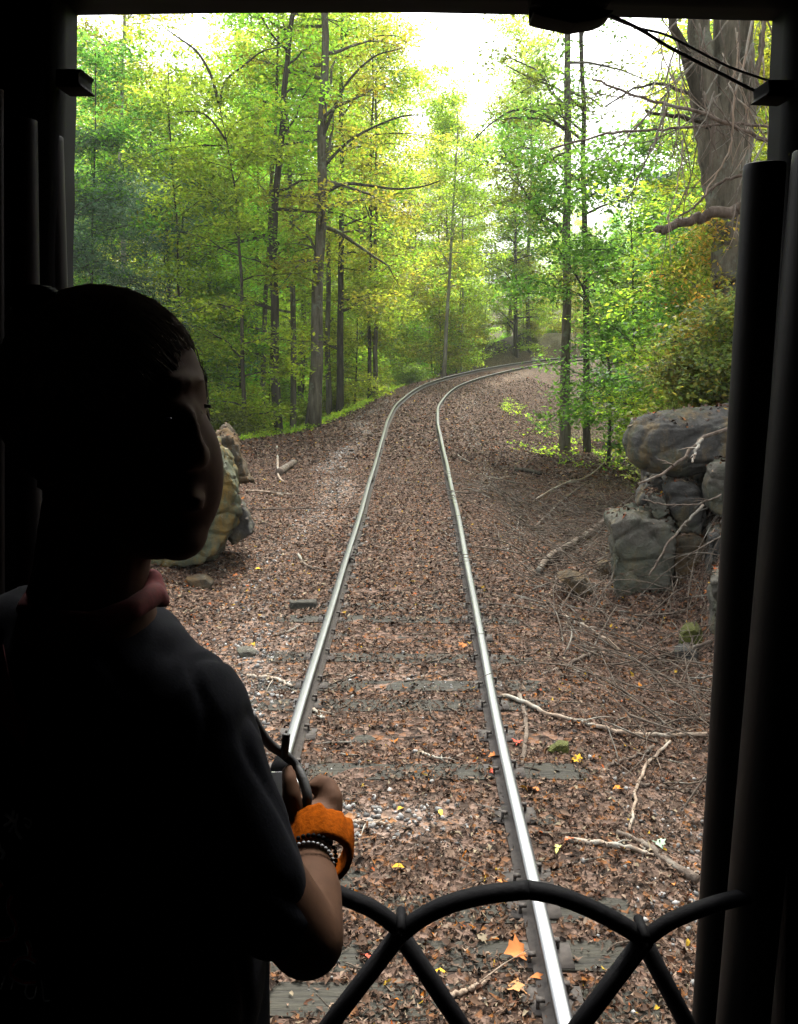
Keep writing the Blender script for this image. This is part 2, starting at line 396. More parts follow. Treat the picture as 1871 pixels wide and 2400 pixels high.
def tie_mesh():
    bm = bmesh.new(); bmesh.ops.create_cube(bm, size=1)
    for v in bm.verts: v.co = Vector((v.co.x*2.55, v.co.y*.22, v.co.z*.16))
    bmesh.ops.subdivide_edges(bm, edges=[e for e in bm.edges if abs((e.verts[0].co-e.verts[1].co).x) > 1], cuts=12)
    for v in bm.verts:
        v.co += Vector((0, random.uniform(-.008, .008), random.uniform(-.008, .006)))
    me = bpy.data.meshes.new('sleeper'); bm.to_mesh(me); bm.free(); me.materials.append(M_TIE); return me
ties = [tie_mesh() for _ in range(3)]
pb = Builder().box((0, 0, 0), (.28, .18, .014)); plate_me = pb.mesh('tie_plate', M_RAIL)
sb = Builder()
sb.box((0, 0, .0), (.016, .016, .06)); sb.box((.012, 0, .03), (.04, .026, .014)); spike_me = sb.mesh('spike', M_RAIL)
tie_y = [3.15, 3.62, 4.5, 5.13]
s = 3.13-.0; svals = []
# positions read off the photograph for the near ones, regular beyond
svals = [2.5, 3.03, 3.6, 3.9, 4.27, 4.53, 5.6-.42, 5.75, 6.3, 6.85, 7.25, 7.9, 8.45, 9.0, 9.45]
while svals[-1] < 60: svals.append(svals[-1]+.55+random.uniform(-.04, .04))
for i, sv in enumerate(svals):
    c, n, sup = rail_pts(0, sv, sv+.1, .2)
    a = atan2(n[0, 1], n[0, 0])
    o = link('sleeper', ties[i % 3], track, (c[0, 0]+n[0, 0]*random.uniform(-.08, .08), c[0, 1], float(grade(sv))-.164-.08+random.uniform(-.006, .008)+(0 if sv < 10 else -.01)))
    o.rotation_euler = (0, 0, a+random.uniform(-.03, .03))
    if sv < 14:
        for sg in (-1, 1):
            x, y = c[0]+n[0]*sg*(GAUGE/2+.036)
            p = link('tie_plate', plate_me, track, (x, y, -.157)); p.rotation_euler = (0, 0, a)
            for q in (-1, 1):
                k = link('spike', spike_me, track, (x+q*.078*n[0, 0], y+q*.05, -.135)); k.rotation_euler = (0, 0, a if q < 0 else a+pi)
jb = Builder(); jb.box((0, 0, 0), (.022, .6, .07))
for q in (-.24, -.08, .08, .24):
    V, F, cp = tube_arrays([(0, q, 0), (.035, q, 0)], .014, 6); jb.add(V, [F]+cp)
jm = jb.mesh('joint_bar', M_RAIL)
for off, sv in ((1, 8.75), (1, 17.6), (-1, 17.2), (-1, 11.4), (1, 3.2-.3)):
    c, n, sup = rail_pts(off*(GAUGE/2+.036), sv, sv+.1, .2)
    for q in (-1, 1):
        o = link('joint_bar', jm, track, (c[0, 0]+q*n[0, 0]*.028, c[0, 1], -.078)); o.rotation_euler = (0, 0, atan2(n[0, 1], n[0, 0])+(0 if q > 0 else pi))

# ------------------------------------------------------------------ scatter of many small things into one mesh
def rot_arrays(n, tilt, rng=RS):
    """random rotations: about z any angle, tilted off horizontal with the given spread"""
    az = rng.uniform(0, 2*pi, n); tx = rng.normal(0, tilt, n); ty = rng.normal(0, tilt, n)
    ca, sa = np.cos(az), np.sin(az); cx, sx = np.cos(tx), np.sin(tx); cy, sy = np.cos(ty), np.sin(ty)
    Z = np.zeros((n, 3, 3)); Z[:, 0, 0] = ca; Z[:, 0, 1] = -sa; Z[:, 1, 0] = sa; Z[:, 1, 1] = ca; Z[:, 2, 2] = 1
    X = np.zeros((n, 3, 3)); X[:, 0, 0] = 1; X[:, 1, 1] = cx; X[:, 1, 2] = -sx; X[:, 2, 1] = sx; X[:, 2, 2] = cx
    Yr = np.zeros((n, 3, 3)); Yr[:, 1, 1] = 1; Yr[:, 0, 0] = cy; Yr[:, 0, 2] = sy; Yr[:, 2, 0] = -sy; Yr[:, 2, 2] = cy
    return X @ Yr @ Z
def scatter(name, templates, pos, scale, tilt, cols, mat, aniso=None, smooth=False, parent=None, rng=RS):
    """templates: list of (V, [F...]); one mesh out of all"""
    n = len(pos); R = rot_arrays(n, tilt, rng); which = rng.randint(0, len(templates), n)
    b = Builder()
    for k, (tv, tf) in enumerate(templates):
        m = which == k
        if not m.any(): continue
        v = tv[None]*scale[m][:, None, None]
        if aniso is not None: v = v*aniso[m][:, None, :]
        v = np.einsum('nij,nvj->nvi', R[m], v)+pos[m][:, None, :]
        nv = len(tv); cnt = m.sum(); base = (np.arange(cnt)*nv)[:, None, None]
        faces = [(f[None]+base).reshape(-1, f.shape[1]) for f in tf]
        b.add(v.reshape(-1, 3), faces, np.repeat(cols[m], nv, 0))
    me = b.mesh(name, mat, smooth)
    return link(name, me, parent)
def leaf_template(outline, curl=.25, fold=.3):
    """outline: (k,2) closed leaf outline, x along the leaf; fan about the midrib, curled"""
    o = np.asarray(outline, float); z = -curl*(o[:, 0]**2)+fold*np.abs(o[:, 1])
    V = np.column_stack([o, z]); V = np.vstack([V, [[0, 0, 0]]]); k = len(o)
    F = np.array([[i, (i+1) % k, k] for i in range(k)])
    return V, [F]
MAPLE = [(-1.0, .06), (-.42, .12), (-.5, .5), (-.12, .46), (.0, .82), (.16, .72), (.32, .5), (.6, .52), (.66, .26), (.95, .04), (.64, -.3), (.52, -.6), (.3, -.48), (.1, -.88), (-.14, -.44), (-.55, -.42), (-.4, -.12)]
OVAL = [(-1, 0), (-.45, .38), (.25, .42), (1, 0), (.25, -.42), (-.45, -.38)]
OAK = [(-1, 0), (-.5, .28), (-.3, .14), (-.05, .45), (.15, .18), (.45, .48), (.6, .2), (1, 0), (.6, -.2), (.45, -.48), (.15, -.18), (-.05, -.45), (-.3, -.14), (-.5, -.28)]
T_BIG = [leaf_template(MAPLE, .2, .25), leaf_template(MAPLE, -.45, -.35), leaf_template(OAK, .5, .3), leaf_template(OAK, -.5, -.6), leaf_template(OVAL, .5, .8), leaf_template(OVAL, -.6, -.9), leaf_template(OVAL, -.2, .5)]
SQ = [(-1, 0), (0, .5), (1, 0), (0, -.5)]
def quad_template(w, a, b): return np.array([[-1, 0, a], [0, w, b], [1, 0, a*.6], [.1, -w, b*.7]]), [np.array([[0, 1, 2], [0, 2, 3]])]
T_SMALL = [quad_template(.55, -.3, .25), quad_template(.5, .35, -.2), quad_template(.62, 0, .3), quad_template(.4, .3, .35)]
T_FRAG = [leaf_template([(-1, .1), (-.3, .5), (.6, .38), (.9, -.2), (-.1, -.5)], .5, .7), leaf_template([(-1, 0), (0, .42), (1, 0), (0, -.42)], -.6, -.9), leaf_template([(-.8, .3), (.5, .55), (1, -.1), (-.2, -.45)], .2, .9), leaf_template([(-1, .1), (.2, .25), (1, 0), (.1, -.22)], -.4, .8)]

LITCOL = np.array([(.16, .095, .065), (.22, .14, .105), (.095, .055, .038), (.30, .20, .155), (.13, .06, .035), (.38, .27, .21), (.05, .032, .024), (.25, .12, .06), (.34, .14, .04), (.42, .33, .24), (.2, .15, .12)])
LITP = np.array([.17, .17, .15, .11, .10, .055, .1, .055, .02, .025, .045])
def litter_cols(n, orange=0.0):
    c = LITCOL[RS.choice(len(LITCOL), n, p=LITP/LITP.sum())]*RS.uniform(.7, 1.25, (n, 1))
    k = RS.rand(n) < orange; c[k] = np.array([(.55, .2, .03), (.5, .13, .03), (.6, .38, .05)])[RS.randint(0, 3, k.sum())]
    return (c*.70)**1.16*np.array([.84, .90, .84])
def frustum_points(n, s0, s1, d0, d1, power=0.0):
    """random ground points in track coordinates, kept where the picture could show them; power>0: more of them near"""
    u = RS.rand(n); s = s0*(s1/s0)**u if power else s0+(s1-s0)*u
    d = RS.uniform(d0, d1, n)
    i = np.clip(np.searchsorted(ARC, s+S0), 0, len(CTR)-1)
    q = CTR[i]+NOR[i]*d[:, None]+TAN[i]*((s+S0-ARC[i])[:, None])
    keep = abs(q[:, 0]) < .62*q[:, 1]+1.0
    return s[keep], d[keep], q[keep, 0], q[keep, 1]
def build_litter():
    for (n, s0, s1, d0, d1, sc, tm, nm) in ((88000, 2.9, 9, -4.5, 4.0, (.009, .026), T_FRAG, 'leaf_litter'), (5200, 2.9, 10, -4.5, 4.0, (.022, .042), T_BIG, 'leaf_litter'), (100000, 9, 20, -6, 5.5, (.014, .034), T_SMALL, 'leaf_litter'), (85000, 20, 52, -6, 9, (.028, .06), T_SMALL, 'leaf_litter')):
        s, d, x, y = frustum_points(n, s0, s1, d0, d1, 1)
        g = gravel_mask(s, d, x, y)
        tie_gap = np.min(np.abs(s[:, None]-np.array([v for v in svals if v < 20])[None]), 1)
        keep = RS.rand(len(s)) > g*.8
        # sleepers are swept partly clean near the camera
        bare = (tie_gap < .1) & (abs(d) < 1.25) & (fbm(x*2.2+7, y*2, 2, 31) > np.interp(s, [3, 6, 8, 12], [.04, .10, .17, .25])) 
        keep &= ~(bare & (RS.rand(len(s)) > .1))
        keep &= ~((abs(abs(d)-GAUGE/2-.036) < .10) & (RS.rand(len(s)) > .35))
        x, y, s, d = x[keep], y[keep], s[keep], d[keep]
        z = height(x, y)+RS.uniform(.0, .03, len(x))
        pos = np.stack([x, y, z], 1); size = RS.uniform(*sc, len(x))
        o = scatter(nm, tm, pos, size, .38, litter_cols(len(x), .012), M_LITTER)
        tag(o, 'brown fallen leaves strewn over the track bed and banks', 'leaf litter', None, 'stuff')
    # ballast stones
    ico = bmesh.new(); bmesh.ops.create_icosphere(ico, subdivisions=1, radius=1)
    V0 = np.array([v.co[:] for v in ico.verts]); F0 = np.array([[v.index for v in f.verts] for f in ico.faces]); ico.free()
    T = []
    for k in range(5): T.append((V0*RS.uniform(.5, 1.2, (len(V0), 1)), [F0]))
    s, d, x, y = frustum_points(95000, 2.9, 42, -2.6, 2.6, 1)
    k = RS.rand(len(s)) < gravel_mask(s, d, x, y)**1.5*.8+.01
    s, d, x, y = s[k], d[k], x[k], y[k]
    pos = np.stack([x, y, height(x, y)+.006], 1)
    sz = .006+.02*RS.rand(len(x))**2.2*np.interp(s, [3, 10, 40], [1, 1.2, 2.0])
    cc = RS.uniform(.08, .36, (len(x), 1))*np.where(RS.rand(len(x), 1) < .3, .5, 1)*np.array([[1, .98, .92]])
    o = scatter('ballast', T, pos, sz, 1.0, cc, M_STONE, RS.uniform(.7, 1.3, (len(x), 3))*np.array([1, 1, .7]))
    tag(o, 'pale crushed stone ballast showing through the leaves', 'gravel', None, 'stuff')
build_litter()

# ------------------------------------------------------------------ trees
def leaf_quads(cen, size, tilt, rng, aspect=.55, updir=None):
    """one folded rhombus per leaf"""
    n = len(cen); R = rot_arrays(n, tilt, rng)
    t = np.array([[-1, 0, -.12], [.1, aspect, .1], [1, 0, -.12], [.1, -aspect, .1]])
    v = np.einsum('nij,vj->nvi', R, t)*size[:, None, None]+cen[:, None, :]
    F = np.arange(n*4).reshape(n, 4)
    return v.reshape(-1, 3), F
def gen_tree(rng, trunk, rad, first, nlimb, llen, up=.35, droop=.25, leaf=.06, per=16, spread=.28, flat=.07, cols=None, dens=1.0, tip=True, side=None, sides=9, subs=3, aspect=.55, tilt=.5, azs=None):
    """trunk (n,3) + radii; returns (wood Builder, leaf V, leaf F, leaf colours)"""
    trunk = np.asarray(trunk, float); wood = Builder(); wood.tube(trunk, rad, sides)
    cl = []; H = len(trunk)
    zt = trunk[:, 2]; lo = np.interp(first, [0, 1], [0, H-1])
    for k in range(nlimb):
        f = (k+rng.uniform(0, .9))/nlimb; ti = lo+(H-1.01-lo)*f; i = int(ti); u = ti-i
        p0 = trunk[i]*(1-u)+trunk[min(i+1, H-1)]*u; r0 = (rad[i]*(1-u)+rad[min(i+1, H-1)]*u)
        az = rng.uniform(0, 2*pi) if azs is None else rng.choice(azs)+rng.normal(0, .5)
        L = llen*(.72+.36*sin(pi*f**.8))*rng.uniform(.5, 1.2)
        e = up+rng.normal(0, .28)+.45*f
        m = 7; tt = np.linspace(0, 1, m)[:, None]
        d = np.array([cos(az)*cos(e), sin(az)*cos(e), sin(e)])
        pts = p0+d*L*tt+np.array([0, 0, -1.])*droop*L*tt**2+np.cumsum(rng.normal(0, .03*L, (m, 3))*np.array([1, 1, .6]), 0)*(tt > 0)
        rr = np.linspace(min(r0*.5, .012+.02*L), .006, m)
        wood.tube(pts, rr, 5, False)
        for q in range(1, m):
            if q/m > .25: cl.append(pts[q])
            if q > 1: cl.append((pts[q]+pts[q-1])/2)
        for sbr in range(subs):
            j = rng.randint(1, m-1); a2 = az+rng.choice([-1, 1])*rng.uniform(.5, 1.1); l2 = L*rng.uniform(.3, .55)*(1-.4*j/m)
            d2 = np.array([cos(a2), sin(a2), rng.uniform(-.1, .3)]); t2 = np.linspace(0, 1, 5)[:, None]
            p2 = pts[j]+d2*l2*t2+np.array([0, 0, -1.])*droop*.8*l2*t2**2+np.cumsum(rng.normal(0, .02*l2, (5, 3)), 0)*(t2 > 0)
            wood.tube(p2, np.linspace(rr[j]*.55, .004, 5), 4, False)
            cl.extend([p2[1], p2[2], p2[3], p2[4], (p2[2]+p2[3])/2, (p2[3]+p2[4])/2])
    if tip: cl.extend([trunk[-1], trunk[-1]+[0, 0, .2]])
    cl = np.array(cl); cl = cl[rng.rand(len(cl)) < dens]
    n = len(cl)*per; cl = cl+rng.normal(0, 1, cl.shape)*[.12, .12, .16]*(spread/.28); c = np.repeat(cl, per, 0)
    off = rng.normal(0, 1, (n, 3))*np.array([spread, spread, flat]); cen = c+off
    size = leaf*rng.uniform(.6, 1.2, n)
    V, F = leaf_quads(cen, size, tilt, rng, aspect)
    base = cols[rng.choice(len(cols), len(cl))]; cc = np.repeat(base, per, 0)
    own = cols[rng.choice(len(cols), n)]; mixf = rng.uniform(0, .7, (n, 1)); cc = (cc*(1-mixf)+own*mixf)*rng.uniform(.55, 1.3, (n, 1))*np.repeat(rng.uniform(.7, 1.25, (len(cl), 1)), per, 0)
    return wood, V, F, np.repeat(cc, 4, 0)
GREEN = np.array([(.105, .20, .014), (.13, .23, .016), (.165, .25, .018), (.085, .175, .018), (.18, .255, .02)])
YELLOW = np.array([(.16, .225, .018), (.20, .25, .022), (.14, .21, .016), (.23, .26, .024), (.12, .20, .015), (.22, .21, .018)])
DARKG = np.array([(.062, .115, .015), (.08, .14, .015), (.05, .095, .016), (.10, .155, .015)])
PINE = np.array([(.05, .115, .055), (.065, .135, .058), (.045, .10, .05)])
RHODO = np.array([(.055, .10, .02), (.08, .135, .02), (.10, .15, .03), (.05, .085, .025), (.16, .15, .02)])
def make_tree(name, label, cat, args, mat_wood, mat_leaf, loc=(0, 0, 0), group=None):
    w, V, F, C = args; t = thing(name, label, cat, loc, group)
    w.obj('trunk', mat_wood, t, True)
    link('crown', mesh_from_arrays('crown', V, F, mat_leaf, C), t)
    return t
def copy_thing(root, loc, rz, sc=1, label=None, group=None, tilt=0):
    r = root.copy(); COL.objects.link(r); r.location = loc; r.rotation_euler = (tilt*random.uniform(-1, 1), tilt*random.uniform(-1, 1), rz); r.scale = (sc, sc, sc)
    if label: r['label'] = label
    if group: r['group'] = group
    for ch in list(root.children):
        c = ch.copy(); COL.objects.link(c); c.parent = r
        for g in ch.children:
            d = g.copy(); COL.objects.link(d); d.parent = c
    return r
def gh(x, y): return float(height(np.array([x]), np.array([y]))[0])

def trunk_from_px(path, Y, top, wpx, taper=.55, seed=0):
    """trunk through the given pixels (top to bottom or reverse) in the plane y=Y, grown down to the ground and up to height top"""
    path = sorted(path, key=lambda p: -p[1]); q = [PY(px, py, Y) for px, py in path]
    b = q[0]; g = gh(b[0], b[1]); dx = (q[0]-q[1]); sl = dx[0]/(dx[2]-1e-9)
    pts = [np.array([b[0]+sl*(g-.3-b[2])*.3, Y, g-.3])]+([] if b[2]-g < .25 else [q[0]])+q[1:] if b[2] > g-.25 else q
    t = q[-1]; up = q[-1]-q[-2]; sl = up[0]/up[2]
    z = t[2]
    while z < top-2: z += 2.5; pts.append(np.array([t[0]+sl*(z-t[2])*.8, Y+.1*(z-t[2])*.2, z]))
    pts = np.array(pts)
    n = max(16, int((pts[-1][2]-pts[0][2])*1.2)); s = spline(pts, n)
    w = PXM(wpx, Y)/2; h = (s[:, 2]-s[0, 2])/(s[-1, 2]-s[0, 2])
    rad = w*(1-(1-taper*.35)*h**1.1)*(1+.35*np.exp(-h*22))
    r = np.random.RandomState(seed+11)
    s[:, 0] += fbm(s[:, 2]*.6, seed*3.1, 3, 2)*.22; s[:, 1] += fbm(s[:, 2]*.5, seed*1.7+9, 3, 3)*.10
    return s, np.clip(rad, .012, 2)

# the trees one can tell apart: (name, label, path px, distance, top height, width px, wood, leaf colours, first, limbs, limb length, seed)
MAIN = [
 ('tall_tree', 'dark bare-stemmed tree left of centre whose trunk leans right at the top', [(625, 30), (606, 200), (592, 400), (584, 600), (592, 925)], 27, 17, 21, M_BARKD, GREEN, .42, 20, 3.4),
 ('tall_tree', 'thick grey trunk at the leafy crest nearest the rails with a long arching branch', [(688, 380), (684, 520), (678, 700), (670, 912)], 27.5, 18, 29, M_BARK, YELLOW, .4, 20, 3.6),
 ('slender_tree', 'brown vine-wound trunk close left of the dark leaning tree', [(585, 300), (578, 500), (566, 650), (557, 915)], 28.5, 14, 13, M_BARK, GREEN, .5, 16, 2.6),
 ('forked_tree', 'thin dark tree forking into a wide Y high up behind the person', [(468, 225), (498, 380), (514, 560), (518, 870)], 25, 9.6, 11, M_BARKD, GREEN, .35, 14, 2.2),
 ('tall_tree', 'straight pale grey trunk between the dark leaning tree and the thick grey one', [(612, 250), (622, 500), (625, 880)], 32, 17, 14, M_BARK, GREEN, .42, 18, 3.2),
 ('tall_tree', 'dark rough trunk right of the thick grey one, leaves hanging over it', [(728, 450), (727, 650), (727, 868)], 34, 17, 16, M_BARKD, YELLOW, .45, 18, 3.2),
 ('twin_tree', 'reddish left stem of a close pair of trunks', [(792, 440), (788, 650), (789, 850)], 38, 15, 9, M_BARKD, YELLOW, .5, 14, 2.8),
 ('twin_tree', 'straight grey right stem of a close pair of trunks', [(803, 450), (802, 650), (799, 850)], 38.5, 16, 11, M_BARK, YELLOW, .5, 14, 2.8),
 ('pale_tree', 'thin pale leaning trunk standing just outside the bend of the rails', [(968, 440), (958, 600), (944, 808)], 47, 15, 9, M_BARKP, GREEN, .45, 14, 3.0),
 ('pale_tree', 'faint pale thin trunk further right behind the bend of the rails', [(986, 450), (987, 600), (985, 720)], 58, 15, 6, M_BARKP, GREEN, .4, 14, 3.2),
 ('tall_tree', 'left and thicker of the two straight trunks inside the bend right of the rails', [(1212, 70), (1212, 400), (1209, 700), (1208, 925)], 26, 18, 22, M_BARK, DARKG, .62, 18, 3.4),
 ('tall_tree', 'darker and thinner right one of the two straight trunks inside the bend', [(1240, 75), (1247, 400), (1249, 700), (1252, 930)], 27, 18, 15, M_BARKD, DARKG, .62, 16, 3.2),
 ('leaning_tree', 'small dark tree leaning left over the hollow right of the two straight trunks', [(1190, 530), (1245, 610), (1280, 700), (1300, 790), (1300, 900)], 24, 8.5, 8, M_BARKD, DARKG, .35, 16, 2.2),
 ('slender_tree', 'thin straight trunk at the far left beside the window edge', [(201, 320), (199, 600)], 26, 10, 9, M_BARKD, DARKG, .3, 14, 2.2),
 ('slender_tree', 'thin dark crooked trunk above the back of the head', [(368, 330), (378, 480), (383, 700)], 27, 11, 8, M_BARKD, GREEN, .35, 14, 2.2),
 ('slender_tree', 'thin stem between the forked tree and the vine-wound trunk', [(548, 330), (549, 500), (546, 800)], 33, 13, 10, M_BARKD, GREEN, .45, 14, 2.4),
 ('sapling', 'very thin straight sapling left of the forked tree', [(455, 430), (462, 600), (468, 870)], 30, 9, 5, M_BARKD, GREEN, .3, 14, 1.9),
 ('leaning_tree', 'low dark sapling curving right towards the foot of the forked tree', [(440, 600), (480, 690), (505, 760), (512, 850)], 28, 4.6, 7, M_BARKD, GREEN, .4, 12, 1.8),
 ('pale_tree', 'tall pale trunk high at the top left against the sky', [(265, 30), (263, 120), (262, 210), (258, 420)], 34, 19, 15, M_BARKP, YELLOW, .55, 16, 3.0),
 ('tall_tree', 'grey trunk with high forked limbs behind the thick grey one', [(700, 60), (693, 200), (700, 400), (702, 860)], 36, 18, 13, M_BARK, YELLOW, .4, 18, 3.4),
 ('slender_tree', 'dark trunk on the far hillside right of the bend', [(1100, 560), (1100, 700)], 66, 12, 11, M_BARKD, GREEN, .2, 18, 3.4),
 ('slender_tree', 'thin stem standing behind the boulders under the hanging branches', [(1350, 560), (1352, 850)], 21, 8, 7, M_BARKD, DARKG, .25, 14, 2.2),
]
main_objs = []
for i, (nm, lb, path, Y, top, w, mw, cols, first, nl, ll) in enumerate(MAIN):
    rng = np.random.RandomState(100+i)
    s, r = trunk_from_px(path, Y, top, w, seed=i); base = s[0].copy(); 
    a = gen_tree(rng, s-base, r, first*.5, nl+9, ll, leaf=.074 if Y < 40 else .095, per=15, spread=.25, flat=.10, dens=.85, cols=cols, sides=10)
    main_objs.append(make_tree(nm, lb, 'tree', a, mw, M_LEAF, tuple(base)))

# long limbs one sees on their own: parts of their trees
def limb(tree, path, Y, w0, w1, mat, dy=0, n=24):
    pts = spline([PY(px, py, Y+dy*k/len(path)) for k, (px, py) in enumerate(path)], n)
    b = Builder().tube(pts-np.array(tree.location), np.linspace(PXM(w0, Y)/2, PXM(w1, Y)/2, n), 7)
    return b.obj('limb', mat, tree, True)
limb(main_objs[1], [(686, 425), (705, 405), (740, 392), (790, 396), (845, 403), (900, 398), (940, 385)], 27.5, 9, 2, M_BARKD, -1.5)
limb(main_objs[1], [(686, 300), (720, 215), (750, 165), (800, 120), (850, 105)], 27.5, 8, 2, M_BARKD, -1)
limb(main_objs[1], [(686, 360), (740, 305), (800, 270), (860, 248), (910, 245)], 27.5, 7, 2, M_BARKD, 1)
limb(main_objs[3], [(468, 225), (450, 160), (420, 110), (380, 80), (355, 62)], 25, 7, 2, M_BARKD)
limb(main_objs[3], [(468, 225), (480, 175), (520, 140), (560, 110), (600, 100)], 25, 6, 2, M_BARKD)
limb(main_objs[3], [(483, 300), (450, 255), (420, 238), (380, 240)], 25, 5, 2, M_BARKD)
limb(main_objs[6], [(792, 450), (782, 432), (768, 420)], 38, 6, 2, M_BARKD)
limb(main_objs[6], [(794, 450), (806, 436), (816, 428)], 38, 6, 2, M_BARKD)
limb(main_objs[10], [(1210, 280), (1160, 245), (1100, 235), (1050, 262), (1010, 300)], 26, 7, 2, M_BARKD, -2)
limb(main_objs[11], [(1245, 300), (1200, 270), (1130, 250), (1070, 255)], 27, 6, 2, M_BARKD, -2)
limb(main_objs[11], [(1242, 230), (1190, 190), (1130, 165), (1080, 140)], 27, 5, 2, M_BARKD, -2)
limb(main_objs[10], [(1212, 400), (1250, 395), (1300, 392), (1340, 405)], 26, 5, 2, M_BARKD, 1)
limb(main_objs[15], [(549, 520), (530, 555), (520, 600)], 33, 5, 3, M_BARKD)

# variants for the rest of the wood
def straight_trunk(rng, h, r0, lean=.04, n=14):
    z = np.linspace(-.3, h, n); ph = rng.uniform(0, 6, 2)
    x = lean*rng.normal()*z+.08*np.sin(z*.5+ph[0]); y = lean*rng.normal()*z+.08*np.sin(z*.4+ph[1])
    x -= x[0]; y -= y[0]
    t = np.linspace(0, 1, n); return np.stack([x, y, z], 1), np.clip(r0*(1-.85*t)*(1+.4*np.exp(-t*20)), .01, 1)
protoU, protoC, protoP, protoB = [], [], [], []
HIDE = []
def proto(kind, seed, cols):
    rng = np.random.RandomState(seed)
    if kind == 'U':      # understory, layered sprays from low down
        h = rng.uniform(6, 8.5); tr, r = straight_trunk(rng, h, rng.uniform(.035, .06))
        a = gen_tree(rng, tr, r, .14, 30, 2.5, up=.25, droop=.2, leaf=.078, per=15, spread=.24, flat=.07, cols=cols, subs=3, dens=.85)
        return ('understory_tree', a, M_BARKD, M_LEAF)
    if kind == 'C':      # canopy
        h = rng.uniform(17, 21); tr, r = straight_trunk(rng, h, rng.uniform(.14, .22), .02, 20)
        a = gen_tree(rng, tr, r, .22, 50, 4.2, up=.35, droop=.25, leaf=.105, per=14, spread=.38, flat=.15, cols=cols, subs=4, dens=.9)
        return ('canopy_tree', a, M_BARK, M_LEAF)
    if kind == 'P':      # pine: soft drooping layers of fine needles
        h = rng.uniform(10, 13); tr, r = straight_trunk(rng, h, .12, .01, 16)
        a = gen_tree(rng, tr, r, .12, 60, 3.2, up=.05, droop=.12, leaf=.095, per=34, spread=.28, flat=.06, cols=cols, subs=4, aspect=.2, tilt=.45)
        return ('pine_tree', a, M_BARKD, M_PINE)
    if kind == 'B':      # low bush
        h = rng.uniform(1.0, 1.8); tr, r = straight_trunk(rng, h, .02, .1, 8)
        a = gen_tree(rng, tr, r, .1, 22, 1.1, up=.5, droop=.3, leaf=.055, per=16, spread=.16, flat=.06, cols=cols, subs=2)
        return ('bush', a, M_BARKD, M_LEAF)
protos = {'U': [proto('U', 40+k, [GREEN, YELLOW, DARKG, GREEN, YELLOW, DARKG][k]) for k in range(6)],
          'C': [proto('C', 60+k, [GREEN, YELLOW, DARKG, YELLOW][k]) for k in range(4)],
          'P': [proto('P', 80+k, PINE) for k in range(2)],
          'B': [proto('B', 90+k, [GREEN, DARKG, YELLOW][k]) for k in range(3)]}
made = {}
def plant(kind, var, x, y, rz, sc, label, group, z=None, dz=0, cat='tree'):
    nm, a, mw, ml = protos[kind][var]; loc = (x, y, (gh(x, y) if z is None else z)+dz)
    if (kind, var) not in made:
        t = make_tree(nm, label, cat, a, mw, ml, loc, group); t.rotation_euler = (0, 0, rz); t.scale = (sc,)*3; made[(kind, var)] = t; return t
    return copy_thing(made[(kind, var)], loc, rz, sc, label, group, .04)
